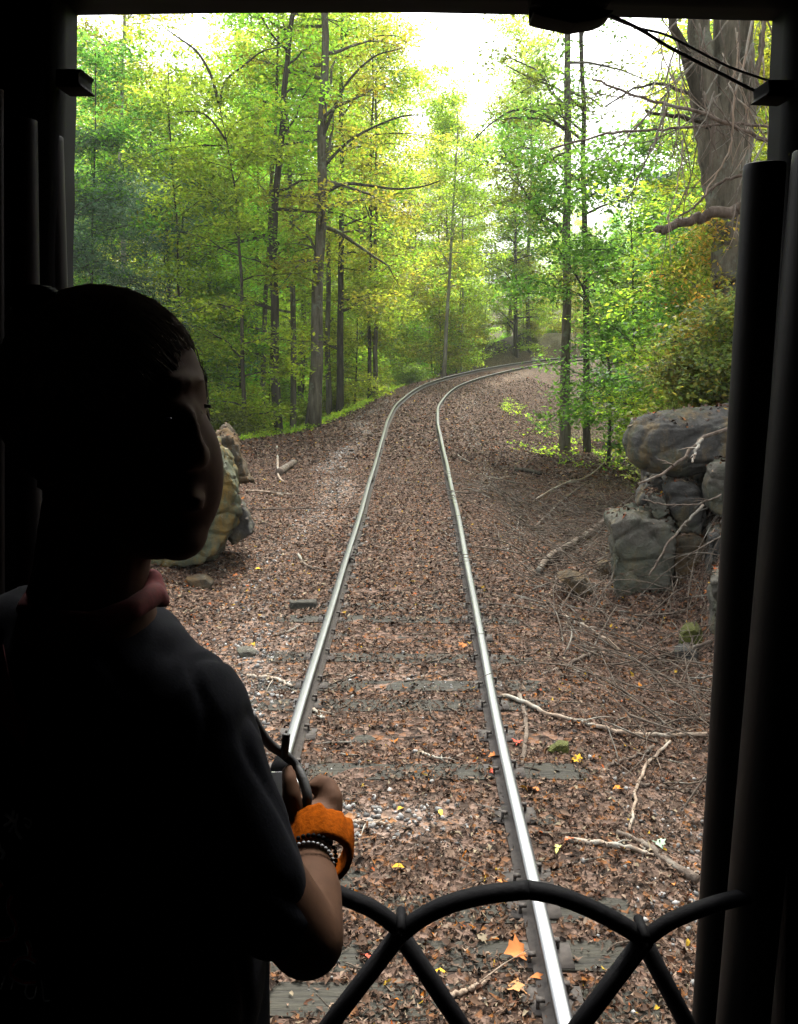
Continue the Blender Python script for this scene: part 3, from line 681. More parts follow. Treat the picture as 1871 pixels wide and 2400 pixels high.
def fill_wood():
    rng = random.Random(5)
    LAB = {('U', 'L'): ('slender leafy understory tree among the trunks left of the track', 'understory trees in the left wood'),
           ('U', 'R'): ('slender leafy understory tree on the right bank and hollow', 'understory trees in the right wood'),
           ('C', 'L'): ('tall canopy tree far back in the left wood', 'canopy trees in the left wood'),
           ('C', 'R'): ('tall canopy tree far back in the right wood', 'canopy trees in the right wood'),
           ('C', 'F'): ('tall canopy tree closing the view beyond the bend', 'canopy trees beyond the bend'),
           ('U', 'F'): ('bright leafy understory tree closing the view beyond the bend', 'understory trees beyond the bend'),
           ('B', 'L'): ('low green bush on the slope under the crest left of the track', 'bushes below the left crest'),
           ('B', 'R'): ('low green bush in the hollow right of the track', 'bushes in the right hollow'),
           ('B', 'F'): ('low green bush along the far bend of the track', 'bushes along the far bend')}
    placed = []
    SHORT = ['the dark leaning tree', 'the thick grey trunk', 'the vine-wound trunk', 'the forked tree', 'the pale grey trunk', 'the dark rough trunk', 'the twin trunks', 'the twin trunks', 'the pale leaning trunk', 'the faint pale trunk', 'the straight right-hand trunk', 'the darker straight trunk', 'the small leaning tree', 'the far-left thin trunk', 'the crooked trunk', 'the thin stem', 'the very thin sapling', 'the curving sapling']
    MX = [main_objs[k].location[0]/main_objs[k].location[1] for k in range(18)]
    CN = {'U': ['mid-green', 'yellow-green', 'dark green', 'mid-green', 'yellow-green', 'dark green'], 'C': ['mid-green', 'yellow-green', 'dark green', 'yellow-green'], 'B': ['mid-green', 'dark green', 'yellow-green']}
    used = {}
    def which(kind, v, x, y, side):
        k = int(np.argmin([abs(m-x/y) for m in MX])); g = (x/y-MX[k])*FPX/K
        rel = 'behind' if abs(g) < 12 else ('just ' if abs(g) < 60 else 'far ')+('right of' if g > 0 else 'left of')
        row = 'near' if y < 36 else 'middle' if y < 52 else 'far'
        nm = {'U': 'understory tree', 'C': 'tall canopy tree', 'B': 'low bush'}[kind]
        t = f'{CN[kind][v]} {nm} {rel} {SHORT[k]}, {row} row'
        used[t] = used.get(t, 0)+1
        if used[t] > 1: t = t.replace(' row', f' row, {["second", "third", "fourth", "fifth", "sixth", "seventh", "eighth", "ninth", "tenth"][min(8, used[t]-2)]}')
        return t
    def spot(kind, side, n, xr, yr, dmin, gap, scr=(.8, 1.2), vars_=None, dz=0):
        k = 0; tries = 0
        while k < n and tries < n*60:
            tries += 1; x = rng.uniform(*xr); y = rng.uniform(*yr)
            if abs(x) > .56*y+3: continue
            s, d = track_coord([x], [y]); 
            if abs(d[0]) < dmin: continue
            if side == 'R' and ((y < 29 and x/y < .36) or x/y < .27): continue
            if side == 'F' and -.06 < x/y < .30: scr = ((.5, .68) if x/y > .04 else (.75, .95)) if kind == 'C' else (.8, 1.1)
            elif side == 'F': scr = (.95, 1.25)
            if side == 'F' and kind != 'C' and d[0] > 0 and x/y < .25: continue
            if side in 'L' and d[0] > 0: continue
            if side in 'R' and d[0] < 0: continue
            if side == 'L':
                cr = np.interp(s[0]-S0, [0, 18, 23, 27, 33, 40, 60, 200], [9, 7.5, 4.4, 3.2, 2.3, 2.4, 2.6, 3])
                if -d[0] < cr+.6: continue
            if any((x-a)**2+(y-b)**2 < gap**2 and kk == kind for a, b, kk in placed): continue
            placed.append((x, y, kind)); v = rng.choice(vars_ if vars_ else range(len(protos[kind])))
            lb, gr = LAB[(kind, side)]; lb = which(kind, v, x, y, side)
            plant(kind, v, x, y, rng.uniform(0, 6.28), rng.uniform(*scr), lb, gr, dz=dz, cat='bush' if kind == 'B' else 'tree'); k += 1
    spot('U', 'L', 36, (-22, 12), (30.5, 62), 2.8, 2.2, vars_=[0, 1, 3, 4])
    spot('C', 'L', 26, (-38, 12), (36, 85), 4, 3.4, vars_=[0, 1, 3])
    spot('U', 'R', 26, (5, 22), (20, 52), 4.0, 2.2, (.75, 1.1), [0, 2, 3, 5])
    spot('C', 'R', 10, (12, 38), (26, 60), 7, 4.2, vars_=[0, 2, 3])
    spot('C', 'F', 26, (-20, 50), (72, 110), 6, 4.5, (.9, 1.2))
    spot('U', 'F', 40, (-14, 36), (54, 92), 3.4, 2.6, (.9, 1.4), [0, 1, 3, 4])
    spot('B', 'L', 46, (-14, 6), (23, 50), 2.6, 1.1)
    spot('B', 'R', 22, (5, 18), (26, 46), 4.4, 1.2)
    spot('B', 'F', 24, (-2, 26), (44, 82), 3.0, 1.4)
fill_wood()
for k, (v, x, y, sc, lb) in enumerate([(0, -9.4, 41, 1.0, 'leafy green canopy tree filling the sky behind the forked tree'), (3, -7.6, 46, 1.05, 'yellow-green canopy tree between the forked tree and the dark leaning one'), (0, -12.4, 43, 1.0, 'green canopy tree behind the tall pale trunk at the top left'), (1, -14.5, 47, 1.05, 'yellow-green canopy tree left of the tall pale trunk at the top left'), (1, -2.0, 52, .95, 'bright yellow-green canopy tree rising behind the twin trunks'), (3, 1.2, 66, .85, 'sunlit yellow-green canopy tree above the pale leaning trunk'), (0, 14.5, 40, .95, 'green canopy tree right of the two straight trunks')]):
    plant('C', v, x, y, k*1.3, sc, lb, 'canopy trees in the left wood' if x < 0 else 'canopy trees beyond the bend')
PN = [(-9.6, 25, 1.0, 'soft blue-green pine at the left window edge, drooping in layers'), (-7.3, 29.5, .95, 'soft blue-green pine right behind the one at the left window edge'), (-12.5, 33, 1.05, 'dim blue-green pine deeper in the left wood')]
for k, (x, y, sc, lb) in enumerate(PN): plant('P', k % 2, x, y, k*2.1, sc, lb, 'pines at the left')
for k, (x, y, sc, lb) in enumerate([(10.8, 37, .95, 'dark hemlock-like pine behind the two straight trunks')]): plant('P', k % 2, x, y, k*2.1+1, sc, lb, 'pines at the right', dz=-.5)

# ------------------------------------------------------------------ rocks
from mathutils import noise as mnoise
def bake(o):
    dg = bpy.context.evaluated_depsgraph_get(); dg.update()
    me = bpy.data.meshes.new_from_object(o.evaluated_get(dg)); o.modifiers.clear(); o.data = me; return o
def rock(name, label, outline, D, thick, mat, seed, vox=.035, amp=.03, lean=(0, 0), group=None, cat='rock', ends=(.8, .8), rest=False):
    """outline in pixels at distance D; rounded block with real thickness"""
    if rest:                                                          # small stones lie where their foot meets the ground
        q = on_ground(np.mean([a[0] for a in outline]), max(a[1] for a in outline)-1); D = float((q-CAM) @ FW)-.02
    p = np.array([P(x, y, D) for x, y in outline])
    if rest: p[:, 2] -= .03
    c = p.mean(0); p = p-c; k = len(p); vd = (c-CAM)*np.array([1, 1, .25]); vd /= np.linalg.norm(vd)
    rings = []
    for f, t in ((ends[0], 0), (.06+(1+ends[0])*.47, .11), (1.0, .34), (1.0, .75), (.93, .92), (ends[1], 1.0)):
        rings.append(p*f*(1+.5*t*thick/D)+vd*thick*t)
    V = np.vstack(rings); b = Builder(); faces = []
    for r in range(len(rings)-1):
        faces += [[r*k+i, r*k+(i+1) % k, (r+1)*k+(i+1) % k, (r+1)*k+i] for i in range(k)]
    b.add(V, [np.array(faces), np.arange(k)[None, ::-1], (np.arange(k)+k*(len(rings)-1))[None]])
    me = b.mesh(name, mat); fix_normals(me); o = link(name, me, None, tuple(c))
    m = o.modifiers.new('r', 'REMESH'); m.mode = 'VOXEL'; m.voxel_size = vox*.8
    m = o.modifiers.new('s', 'SMOOTH'); m.factor = .5; m.iterations = 2
    bake(o); me = o.data
    co = np.empty(len(me.vertices)*3, np.float32); me.vertices.foreach_get('co', co); co = co.reshape(-1, 3)
    nn = np.empty(len(me.vertices)*3, np.float32); me.vertices.foreach_get('normal', nn); nn = nn.reshape(-1, 3)
    so = Vector((seed*3.7, seed*1.3, seed*2.1))
    def crag(v):
        q = Vector(v); w = mnoise.voronoi(Vector((q.x*1.9, q.y*1.9, q.z*3.4))+so)[0]
        return mnoise.fractal(q*1.9+so, .75, 2.2, 6)*1.5+.55*(abs(mnoise.noise(q*5+so))-.3)-1.6*max(0, .12-(w[1]-w[0]))/.12*.6+.7*(mnoise.cell(Vector((q.x*1.9, q.y*1.9, q.z*3.4))+so)-.5)*0
    dv = np.array([crag(v) for v in co])
    co = co+nn*(dv*amp)[:, None]; me.vertices.foreach_set('co', co.ravel())
    me.polygons.foreach_set('use_smooth', np.ones(len(me.polygons), dtype=bool)); me.update()
    return tag(o, label, cat, group)
def dpx(L, ox, oy, k): return [(ox+x*k, oy+y*k) for x, y in L]
c6 = lambda L: dpx(L, 1137.6, 682.6, .3335)
G_R = 'boulders stacked in the cutting bank right of the track'
rock('boulder', 'big rounded grey boulder overhanging on top of the stacked rocks', c6([(563, 820), (580, 740), (630, 680), (710, 635), (830, 600), (1000, 588), (1250, 575), (1600, 600), (1640, 900), (1300, 980), (1080, 1000), (930, 1025), (800, 1010), (690, 985), (600, 910)]), 10.2, .95, M_ROCKR, 1, group=G_R, amp=.03, ends=(.55, .7))
rock('boulder', 'greenish grey square block at the bottom left of the stacked rocks', c6([(470, 1290), (520, 1270), (640, 1235), (770, 1290), (880, 1290), (920, 1380), (905, 1660), (900, 1860), (505, 1850), (500, 1560), (500, 1400), (470, 1340)]), 9.9, 1.1, M_ROCKG, 2, group=G_R, amp=.04, ends=(.93, .7))
rock('boulder', 'dark slab leaning behind the greenish block under the overhanging boulder', c6([(835, 1090), (880, 1030), (960, 1030), (1070, 1100), (1100, 1250), (1095, 1430), (940, 1380), (900, 1280), (860, 1180)]), 10.25, .9, M_ROCKR, 3, group=G_R, amp=.035, ends=(.92, .7))
rock('boulder', 'small wedge-shaped stone jammed on top of the greenish block', c6([(710, 1130), (740, 1100), (830, 1130), (880, 1240), (790, 1310), (750, 1240)]), 10.0, .6, M_ROCKG, 4, group=G_R, amp=.02, vox=.022, ends=(.88, .7))
rock('boulder', 'white-speckled pale rock at the right edge beside the black tube', c6([(1105, 950), (1160, 900), (1350, 900), (1420, 1200), (1300, 1330), (1130, 1260), (1090, 1150)]), 9.9, 1.0, M_ROCKG, 5, group=G_R, amp=.04)
rock('boulder', 'orange-brown stained rock right of the greenish block', c6([(900, 1400), (1000, 1370), (1110, 1420), (1130, 1560), (1040, 1700), (900, 1730), (880, 1560)]), 10.1, .8, M_ROCKO, 6, group=G_R, amp=.035, ends=(.9, .7))
rock('boulder', 'grey rock low at the right edge half hidden by the black tube', c6([(1110, 1360), (1180, 1340), (1400, 1380), (1400, 1760), (1150, 1800), (1090, 1620), (1120, 1500)]), 9.6, .9, M_ROCKR, 7, group=G_R, amp=.04)
rock('boulder', 'dark rock in the shadow gap between overhanging boulder and wedge stone', c6([(720, 1040), (840, 1020), (1100, 1020), (1180, 1120), (1000, 1250), (720, 1150), (640, 1220), (660, 1130)]), 10.9, .8, M_ROCKR, 8, group=G_R, amp=.04)
rock('boulder', 'tall mossy rock edge at the far right below the stacked boulders', c6([(1120, 1640), (1200, 1620), (1420, 1640), (1430, 2060), (1150, 2080), (1120, 1900)]), 8.6, .8, M_ROCKG, 9, group=G_R, amp=.04)
rock('rock_face', 'dark rock face of the cutting filling the gaps behind the stacked boulders', c6([(690, 960), (900, 940), (1500, 900), (1700, 1300), (1600, 1800), (1000, 1750), (620, 1640), (560, 1400), (700, 1250)]), 10.9, 1.6, M_ROCKR, 21, amp=.06, cat='rock')
rock('mossy_rock', 'low rock capped with bright yellow-green moss near the black tube', c6([(935, 1990), (970, 1955), (1040, 1945), (1090, 1980), (1110, 2080), (1000, 2120), (930, 2080)]), 8.0, .35, M_MOSS, 10, vox=.02, amp=.02, rest=True)
rock('flat_stone', 'flat greenish stone left of the stacked boulders in the brush', c6([(140, 1640), (220, 1612), (330, 1650), (395, 1740), (330, 1790), (240, 1730)]), 9.5, .5, M_ROCKO, 11, vox=.022, amp=.02, rest=True)
rock('flat_stone', 'small brownish stone leaning at the left foot of the greenish block', c6([(420, 1560), (470, 1530), (495, 1590), (480, 1660), (410, 1640)]), 9.75, .3, M_ROCKO, 12, vox=.02, amp=.015, rest=True)
rock('flat_stone', 'grey stone under the branches by the black tube, lower right', c6([(890, 2100), (960, 2075), (1060, 2090), (1090, 2150), (1040, 2200), (900, 2200)]), 7.3, .3, M_ROCKR, 13, vox=.02, amp=.015, rest=True)
rock('flat_stone', 'small olive-green flat stone beside the right rail', [(1165, 1596), (1190, 1578), (1215, 1580), (1218, 1604), (1185, 1612)], 6.75, .12, M_MOSS, 14, vox=.012, amp=.008, rest=True)
rock('rock_slab', 'tall lichen-covered rock slab with yellow and green patches behind the face', [(345, 1225), (120, 1240), (90, 1100), (160, 980), (330, 945), (440, 948), (474, 958), (497, 985), (514, 1020), (520, 1100), (508, 1135), (488, 1160), (466, 1190), (440, 1212), (400, 1222)], 11.15, 1.6, M_ROCKL, 15, group='rocks left of the track', amp=.05, ends=(.9, .7))
rock('rock_slab', 'brownish pointed rock behind the lichen-covered slab', [(440, 940), (484, 918), (505, 935), (540, 1034), (515, 1036), (490, 1050), (440, 1050)], 13.1, 1.0, M_ROCKO, 16, group='rocks left of the track', amp=.04)
rock('rock_slab', 'dark grey rock foot at the right side of the lichen-covered slab', [(500, 1090), (520, 1075), (536, 1110), (542, 1140), (520, 1160), (495, 1172), (480, 1150)], 11.7, .8, M_ROCKR, 17, group='rocks left of the track', amp=.03)
rock('flat_stone', 'mossy flat stone in the leaves right of the red collar', [(395, 1232), (440, 1226), (458, 1240), (452, 1256), (410, 1258)], 9.6, .3, M_ROCKO, 18, vox=.02, amp=.012, rest=True)
rock('flat_stone', 'pale grey stone beside the shoulder left of the track', [(505, 1386), (530, 1380), (548, 1388), (545, 1402), (515, 1404)], 7.9, .2, M_ROCKG, 19, vox=.015, amp=.01, rest=True)
rock('sleeper_end_stone', 'weathered grey-green block lying by the left rail', [(616, 1278), (676, 1276), (680, 1300), (618, 1302)], 8.7, .16, M_TIE, 20, vox=.018, amp=.01, cat='timber block', rest=True)

# ------------------------------------------------------------------ big tree above the right bank, hanging dead limbs
def px_tube(b, path, Y, w0, w1, org=(0, 0, 0), n=20, wob=.0, dy=0, sides=7, seed=0):
    pts = spline([PY(x, y, Y+dy*k/len(path)) for k, (x, y) in enumerate(path)], n)
    if wob: pts = pts+np.random.RandomState(seed).normal(0, wob, pts.shape)*np.array([1, .6, 1])
    return b.tube(pts-np.array(org), np.linspace(PXM(w0, Y)/2, PXM(w1, Y)/2, n), sides)
YB = 13.2
base = PY(1560, 640, YB); gz = gh(base[0], base[1]); org = (base[0], YB, gz-.2)
big = thing('big_tree', 'massive many-stemmed rough-barked tree at the upper right behind hanging dead branches', 'tree', org)
b = Builder()
stem = [(1575, 700), (1562, 600), (1553, 500)]
px_tube(b, stem+[(1538, 400), (1520, 300), (1505, 200), (1496, 120), (1490, 50), (1480, -150)], YB, 85, 36, org, 36, .012, 0, 14)
px_tube(b, [(1560, 600), (1556, 470), (1553, 330), (1552, 200), (1550, 60), (1548, -200)], YB-.08, 78, 44, org, 36, .012, .3, 14, 1)
px_tube(b, [(1565, 600), (1563, 430), (1577, 320), (1592, 220), (1588, 110), (1580, -100)], YB+.12, 66, 30, org, 30, .012, .5, 12, 2)
me = b.mesh('trunk', M_BARK, True); link('trunk', me, big)
for nm, path, w0, w1, dy, mt in (('limb', [(1507, 250), (1490, 215), (1470, 140), (1450, 85), (1434, 40), (1420, -60)], 26, 14, -.3, M_BARKD), ('limb', [(1521, 275), (1479, 254), (1437, 247), (1378, 237)], 13, 5, -1.0, M_BARKD),
        ('limb', [(1590, 230), (1612, 160), (1625, 90), (1632, 20)], 14, 8, -.2, M_BARK), ('limb', [(1505, 200), (1470, 200), (1420, 180), (1350, 190), (1290, 230)], 9, 3, .8, M_BARKD)):
    b = Builder(); px_tube(b, path, YB-.1, w0, w1, org, 16, .01, dy); b.obj(nm, mt, big, True)
rng = np.random.RandomState(77)
tr = spline([(0, 0, 6), (.3, .3, 9), (.2, .5, 15)], 12)
w_, V_, F_, C_ = gen_tree(rng, tr, np.linspace(.15, .03, 12), .05, 26, 3.6, leaf=.06, per=13, spread=.35, cols=YELLOW, dens=.8)
w_.obj('limb', M_BARK, big, True); link('crown', mesh_from_arrays('crown', V_, F_, M_LEAF, C_), big)

G_D = 'dead branches hanging from the big tree at the upper right'
def dead(name, label, path, Y, w0, w1, mat, group=G_D, dy=0, twigs=0, seed=0, cat='branch', n=24, wob=.008):
    rr = random.Random(seed); b = Builder(); px_tube(b, path, Y, w0, w1, (0, 0, 0), n, wob, dy, 7, seed)
    base_pts = spline([PY(x, y, Y+dy*k/len(path)) for k, (x, y) in enumerate(path)], 30)
    for k in range(twigs):
        j = rr.randint(3, 27); t = base_pts[min(29, j+1)]-base_pts[j]; t /= np.linalg.norm(t)
        d = np.array([t[0]*.6+rr.uniform(-.6, .6), rr.uniform(-.5, .5), t[2]*.6+rr.uniform(-1, .5)]); L = rr.uniform(.15, .6)
        q = spline([base_pts[j], base_pts[j]+d*L*.5+np.array([0, 0, -.03]), base_pts[j]+d*L+np.array([rr.uniform(-.1, .1), 0, rr.uniform(-.15, .1)])], 7)
        b.tube(q, np.linspace(PXM(2.2, Y)/2, PXM(.9, Y)/2, 7), 4)
    me = b.mesh(name, mat, True); o = link(name, me)
    # put the origin on the object
    c = base_pts[0]; me.transform(Matrix.Translation(Vector(-c))); o.location = c
    return tag(o, label, cat, group)
dead('dead_branch', 'long reddish-tan dead branch slanting down right across the big trunk', [(1640, 300), (1563, 268), (1493, 240), (1423, 223), (1368, 209), (1319, 191), (1267, 170)], 11.6, 9, 4, M_STICK, twigs=16, seed=1)
dead('dead_branch', 'long thin dead branch running almost level and drooping at its left tip', [(1640, 268), (1563, 266), (1458, 271), (1389, 278), (1305, 285), (1249, 296), (1173, 320)], 11.8, 6, 4, M_STICK, twigs=12, seed=2)
dead('broken_log', 'thick broken reddish-brown log jutting left from behind the right tube', [(1600, 440), (1563, 449), (1510, 456), (1476, 470), (1423, 487), (1392, 490)], 12.2, 26, 15, M_STICK, twigs=4, seed=3, wob=.02, cat='log')
dead('dead_branch', 'curved pale dead branch above the broken log', [(1600, 370), (1542, 386), (1510, 411), (1486, 438), (1444, 463)], 12.0, 7, 4, M_STICK, twigs=5, seed=4)
dead('hanging_vine', 'pale vine hanging in a long curve in front of the big trunk', [(1608, 30), (1587, 139), (1566, 216), (1563, 278), (1552, 331), (1521, 383), (1500, 420)], 11.4, 5, 3, M_STICKP, twigs=3, seed=5, cat='vine')
dead('hanging_vine', 'thick brown vine hanging at the top right corner', [(1634, 20), (1625, 104), (1616, 174), (1622, 190)], 11.6, 8, 5, M_STICK, twigs=3, seed=6, cat='vine')
dead('hanging_vine', 'dark thin vine hanging left of the big tree', [(1440, 100), (1420, 174), (1427, 216), (1399, 296), (1368, 365), (1340, 428)], 12.4, 4, 2.5, M_STICK, twigs=7, seed=7, cat='vine')
rr = random.Random(12)
LB = 'thin bare tan twig hanging in the tangle before the big trunk'
TW = {}
for k in range(46):
    x0 = rr.uniform(1400, 1650); y0 = rr.uniform(30, 300); L = rr.uniform(90, 300); a = rr.uniform(.9, 2.4); cv = rr.uniform(-.9, .9)
    pth = [(x0+L*t*cos(a+cv*t*.8)*.9, y0+L*t*sin(a+cv*t*.8)) for t in (0, .3, .6, 1)]
    pale = rr.random() >= .7; LB = f"{'pale' if pale else 'tan'} bare twig hanging {'left of' if x0 < 1480 else 'right of' if x0 > 1600 else 'across'} the big trunk, {'top' if y0 < 120 else 'middle' if y0 < 210 else 'low'} in the tangle"
    TW[LB] = TW.get(LB, 0)+1
    if TW[LB] > 1: LB += ', '+['second', 'third', 'fourth', 'fifth', 'sixth', 'seventh', 'eighth', 'ninth', 'tenth'][min(8, TW[LB]-2)]
    dead('hanging_twig', LB.replace(' in the tangle', ''), pth, rr.uniform(11, 12.6), rr.uniform(2.2, 4), 1.5, M_STICKP if pale else M_STICK, 'bare twigs hanging before the big trunk', twigs=rr.randint(0, 4), seed=k+20, cat='twig', n=12)

# ------------------------------------------------------------------ sticks lying about
G_S = 'fallen branches and sticks lying on the leaves'
def stick(label, path, w0, w1, mat, lift=.02, D=None, twigs=3, seed=0, name='fallen_branch', group=G_S):
    if D is None: pts = np.array([on_ground(x, y)+[0, 0, lift] for x, y in path])
    else: pts = np.array([P(x, y, D-(.25*k/len(path))) for k, (x, y) in enumerate(path)])
    dd = np.linalg.norm(pts[0]-CAM); n = 18; s = spline(pts, n); r = np.random.RandomState(seed)
    s = s+r.normal(0, .006, s.shape); b = Builder(); b.tube(s, np.linspace(PXM(w0, dd*.97)/2, PXM(w1, dd*.97)/2, n), 8)
    for k in range(twigs):
        j = r.randint(3, n-3); t = s[j+1]-s[j]; t /= np.linalg.norm(t); d = t*.8+r.normal(0, .5, 3)*[1, 1, .35]; d[2] = abs(d[2])*.5; L = r.uniform(.1, .4)
        b.tube(spline([s[j], s[j]+d*L*.5, s[j]+d*L+[0, 0, -.03]], 5), np.linspace(PXM(w0, dd)*.22, .0015, 5), 4)
    me = b.mesh(name, mat, True); c = s[0]; me.transform(Matrix.Translation(Vector(-c))); o = link(name, me, None, tuple(c))
    return tag(o, label, 'branch', group)
ST = [('forked dead branch with bark crossing in front of the overhanging boulder', [(1560, 912), (1498, 936), (1481, 953), (1448, 986), (1404, 1016), (1364, 1033)], 9, 5, M_STICK, 0, 9.7),
 ('short pale broken stub hanging from the branch over the big boulder', [(1496, 937), (1486, 960), (1476, 986)], 8, 4, M_STICKP, 0, 9.6),
 ('long brown log slanting down left from the rocks into the brush pile', [(1354, 1073), (1311, 1106), (1271, 1140), (1214, 1176), (1171, 1203), (1148, 1233)], 13, 9, M_STICK, .10, None),
 ('thin dark branch leaning across the greenish block', [(1501, 1079), (1438, 1143), (1384, 1230)], 6, 4, M_STICK, 0, 9.3),
 ('dark stick lying level at the foot of the greenish block', [(1264, 1230), (1321, 1236), (1398, 1233)], 7, 5, M_STICK, .08, None),
 ('grey lichened branch curving up towards the hollow left of the boulder', [(1138, 1073), (1204, 1036), (1281, 1000), (1351, 913)], 5, 3, M_STICKP, .05, None),
 ('thin dark branch reaching the overhanging boulder from the lower left', [(1138, 1133), (1221, 1056), (1334, 986)], 5, 3, M_STICK, .05, None),
 ('thin twig bowing in front of the dark slab rock', [(1538, 1056), (1484, 1076), (1421, 1076), (1371, 1066)], 4, 3, M_STICK, 0, 9.5),
 ('pale straight stick in the leaves below the rocks', [(1205, 1320), (1271, 1353), (1324, 1393)], 10, 7, M_STICKP, .02, None),
 ('grey stick pointing at the right rail below the rocks', [(1270, 1393), (1224, 1416), (1151, 1447)], 9, 6, M_STICK, .02, None),
 ('brown branch emerging from behind the tube by the moss', [(1517, 1381), (1432, 1408), (1366, 1439)], 8, 4, M_STICK, .06, None),
 ('thin long twig bowing level from the right rail', [(1050, 1435), (1093, 1416), (1201, 1422), (1355, 1422)], 4, 3, M_STICK, .02, None),
 ('long pale orange branch running right from the right rail', [(1070, 1489), (1124, 1508), (1174, 1532), (1224, 1543), (1278, 1558)], 10, 7, M_STICKP, .03, None),
 ('peeling pale branch continuing to the black tube on the right', [(1270, 1556), (1339, 1572), (1432, 1576), (1505, 1574)], 9, 12, M_STICKP, .03, None),
 ('crooked grey stick lying along the right rail', [(1108, 1489), (1120, 1532), (1122, 1589), (1112, 1639)], 11, 8, M_STICK, .02, None),
 ('thin pale branch curving towards the camera in the right litter', [(1432, 1589), (1382, 1636), (1355, 1705), (1345, 1782)], 7, 5, M_STICKP, .03, None),
 ('white peeled stick low at the right', [(1205, 1797), (1278, 1805), (1347, 1817), (1393, 1832)], 14, 8, M_STICKP, .02, None),
 ('thick brown branch low at the right running under the tube', [(1312, 1782), (1374, 1809), (1413, 1840), (1485, 1890)], 10, 20, M_STICK, .03, None),
 ('thin brown twig right of the olive stone', [(1501, 1539), (1393, 1551), (1297, 1566)], 5, 3, M_STICK, .03, None),
 ('short brown stick below the peeling pale branch', [(1393, 1601), (1339, 1624), (1293, 1639)], 8, 6, M_STICK, .02, None),
 ('grey-green stick beside the tube at the lower right', [(1490, 1697), (1432, 1686), (1355, 1678)], 9, 7, M_STICK, .02, None),
 ('thin upright pale stick on the left shoulder below the trees', [(591, 955), (593, 991), (595, 1019), (605, 1031)], 5, 4, M_STICKP, .03, None),
 ('short grey log lying by the upright stick left of the track', [(596, 1014), (612, 1002), (628, 992)], 18, 15, M_STICK, .06, None),
 ('pale stick right of the lichen-covered slab', [(525, 1050), (561, 1052), (605, 1060)], 6, 4, M_STICKP, .03, None),
 ('curved grey stick left of the left rail in the middle distance', [(636, 1185), (652, 1208), (680, 1218), (715, 1222)], 7, 4, M_STICK, .02, None),
 ('thin long twig lying level left of the left rail', [(545, 1090), (648, 1088), (731, 1086), (771, 1080)], 3.5, 2.5, M_STICK, .02, None),
 ('pale thin stick on the right shoulder halfway along the track', [(992, 1007), (1043, 1019), (1111, 1034)], 5, 3, M_STICKP, .02, None),
 ('darker thin stick above the pale one on the right shoulder', [(976, 973), (1008, 991), (1083, 1015)], 4, 3, M_STICK, .02, None),
 ('dark log end lying at the edge of the hollow on the right', [(1098, 1006), (1125, 1008), (1150, 1014)], 9, 8, M_BARKD, .05, None),
 ('crooked pale stick left of the left rail beside the arm', [(530, 1446), (581, 1451), (626, 1469)], 9, 6, M_STICKP, .02, None),
 ('curved twig on the leaves between the rails', [(880, 1423), (928, 1413), (966, 1401)], 5, 3, M_STICK, .02, None),
 ('small pale stick between the rails near the gravel patch', [(897, 1611), (928, 1621), (963, 1632)], 7, 4, M_STICKP, .02, None),
 ('pale bark strip between the rails beside the wristband', [(734, 1757), (789, 1762), (831, 1766)], 9, 7, M_STICKP, .02, None),
 ('short light stick just right of the left rail', [(668, 1517), (682, 1530), (692, 1538)], 8, 5, M_STICKP, .02, None),
 ('straight stick under the arch of the gate at the bottom', [(962, 2133), (1004, 2116), (1044, 2098)], 12, 9, M_STICKP, .02, None),
 ('short thick stick curving up from the left rail edge by the hand', [(640, 1340), (610, 1352), (575, 1362)], 7, 5, M_STICK, .02, None)]
for k, a in enumerate(ST): stick(*a, twigs=3 if a[1][0][1] < 1800 else 1, seed=300+k)
def brush():
    """the tangle of fine twigs nobody could count"""
    b = Builder(); r = np.random.RandomState(9)
    n = 0
    for k in range(2300):
        if k < 1200:                                                    # brush pile at the foot of the bank
            y = 5+12*r.rand()**.7; x = 1.25+(2.2+.07*y)*r.rand()**.6
        elif k < 1600: y = r.uniform(3.2, 26); x = r.uniform(-5, -1.0)
        elif k < 1900: y = r.uniform(14, 26); x = r.uniform(2, 6)
        else: y = r.uniform(3.1, 14); x = r.uniform(-.9, 2.2)
        if abs(x) > .6*y+.5: continue
        L = r.uniform(.08, .30)*(1+y*.05) if k >= 1200 else r.uniform(.15, .75)
        a = r.uniform(0, 2*pi)
        cv = r.normal(0, .35); q = [np.array([x, y])]
        for j in range(4): q.append(q[-1]+L/4*np.array([cos(a), sin(a)])); a += cv/4+r.normal(0, .22)
        q = np.array(q); lift = (r.uniform(.01, .14) if k < 1200 else .012); rise = r.uniform(-.05, .35)*L if k < 1200 else 0
        z = height(q[:, 0], q[:, 1]); p = np.column_stack([q, z+lift+np.linspace(0, rise, 5)])
        w = r.choice([.0022, .003, .004, .0075])*r.uniform(.8, 1.2)*(1+.04*y); b.tube(p, np.linspace(w, w*.5, 5), 4, False); n += 1
    for k in range(340):                                                # longer springy branches of the brush pile
        y = 5+12*r.rand(); x = 1.45+(1.5+.10*y)*r.rand(); L = r.uniform(.5, 1.7); a = r.choice([r.normal(2.7, .45), r.normal(.45, .5), r.normal(1.6, .8)]); q = [np.array([x, y])]; cv = r.normal(0, .4)
        for j in range(7): q.append(q[-1]+L/7*np.array([cos(a), sin(a)])); a += cv/7+r.normal(0, .13)
        q = np.array(q); z = height(q[:, 0], q[:, 1]); z = np.maximum(z+.01, np.linspace(z[0], z[-1], 8)+r.uniform(.02, .18)+L*.28*np.sin(np.linspace(.1, 2.6, 8))*r.uniform(.2, 1))
        w = r.uniform(.003, .010); b.tube(np.column_stack([q, z]), np.linspace(w, w*.35, 8), 5, False)
    o = b.obj('twigs', M_TWIG, None); tag(o, 'tangle of fine dry twigs strewn over the leaves', 'twigs', None, 'stuff')
brush()

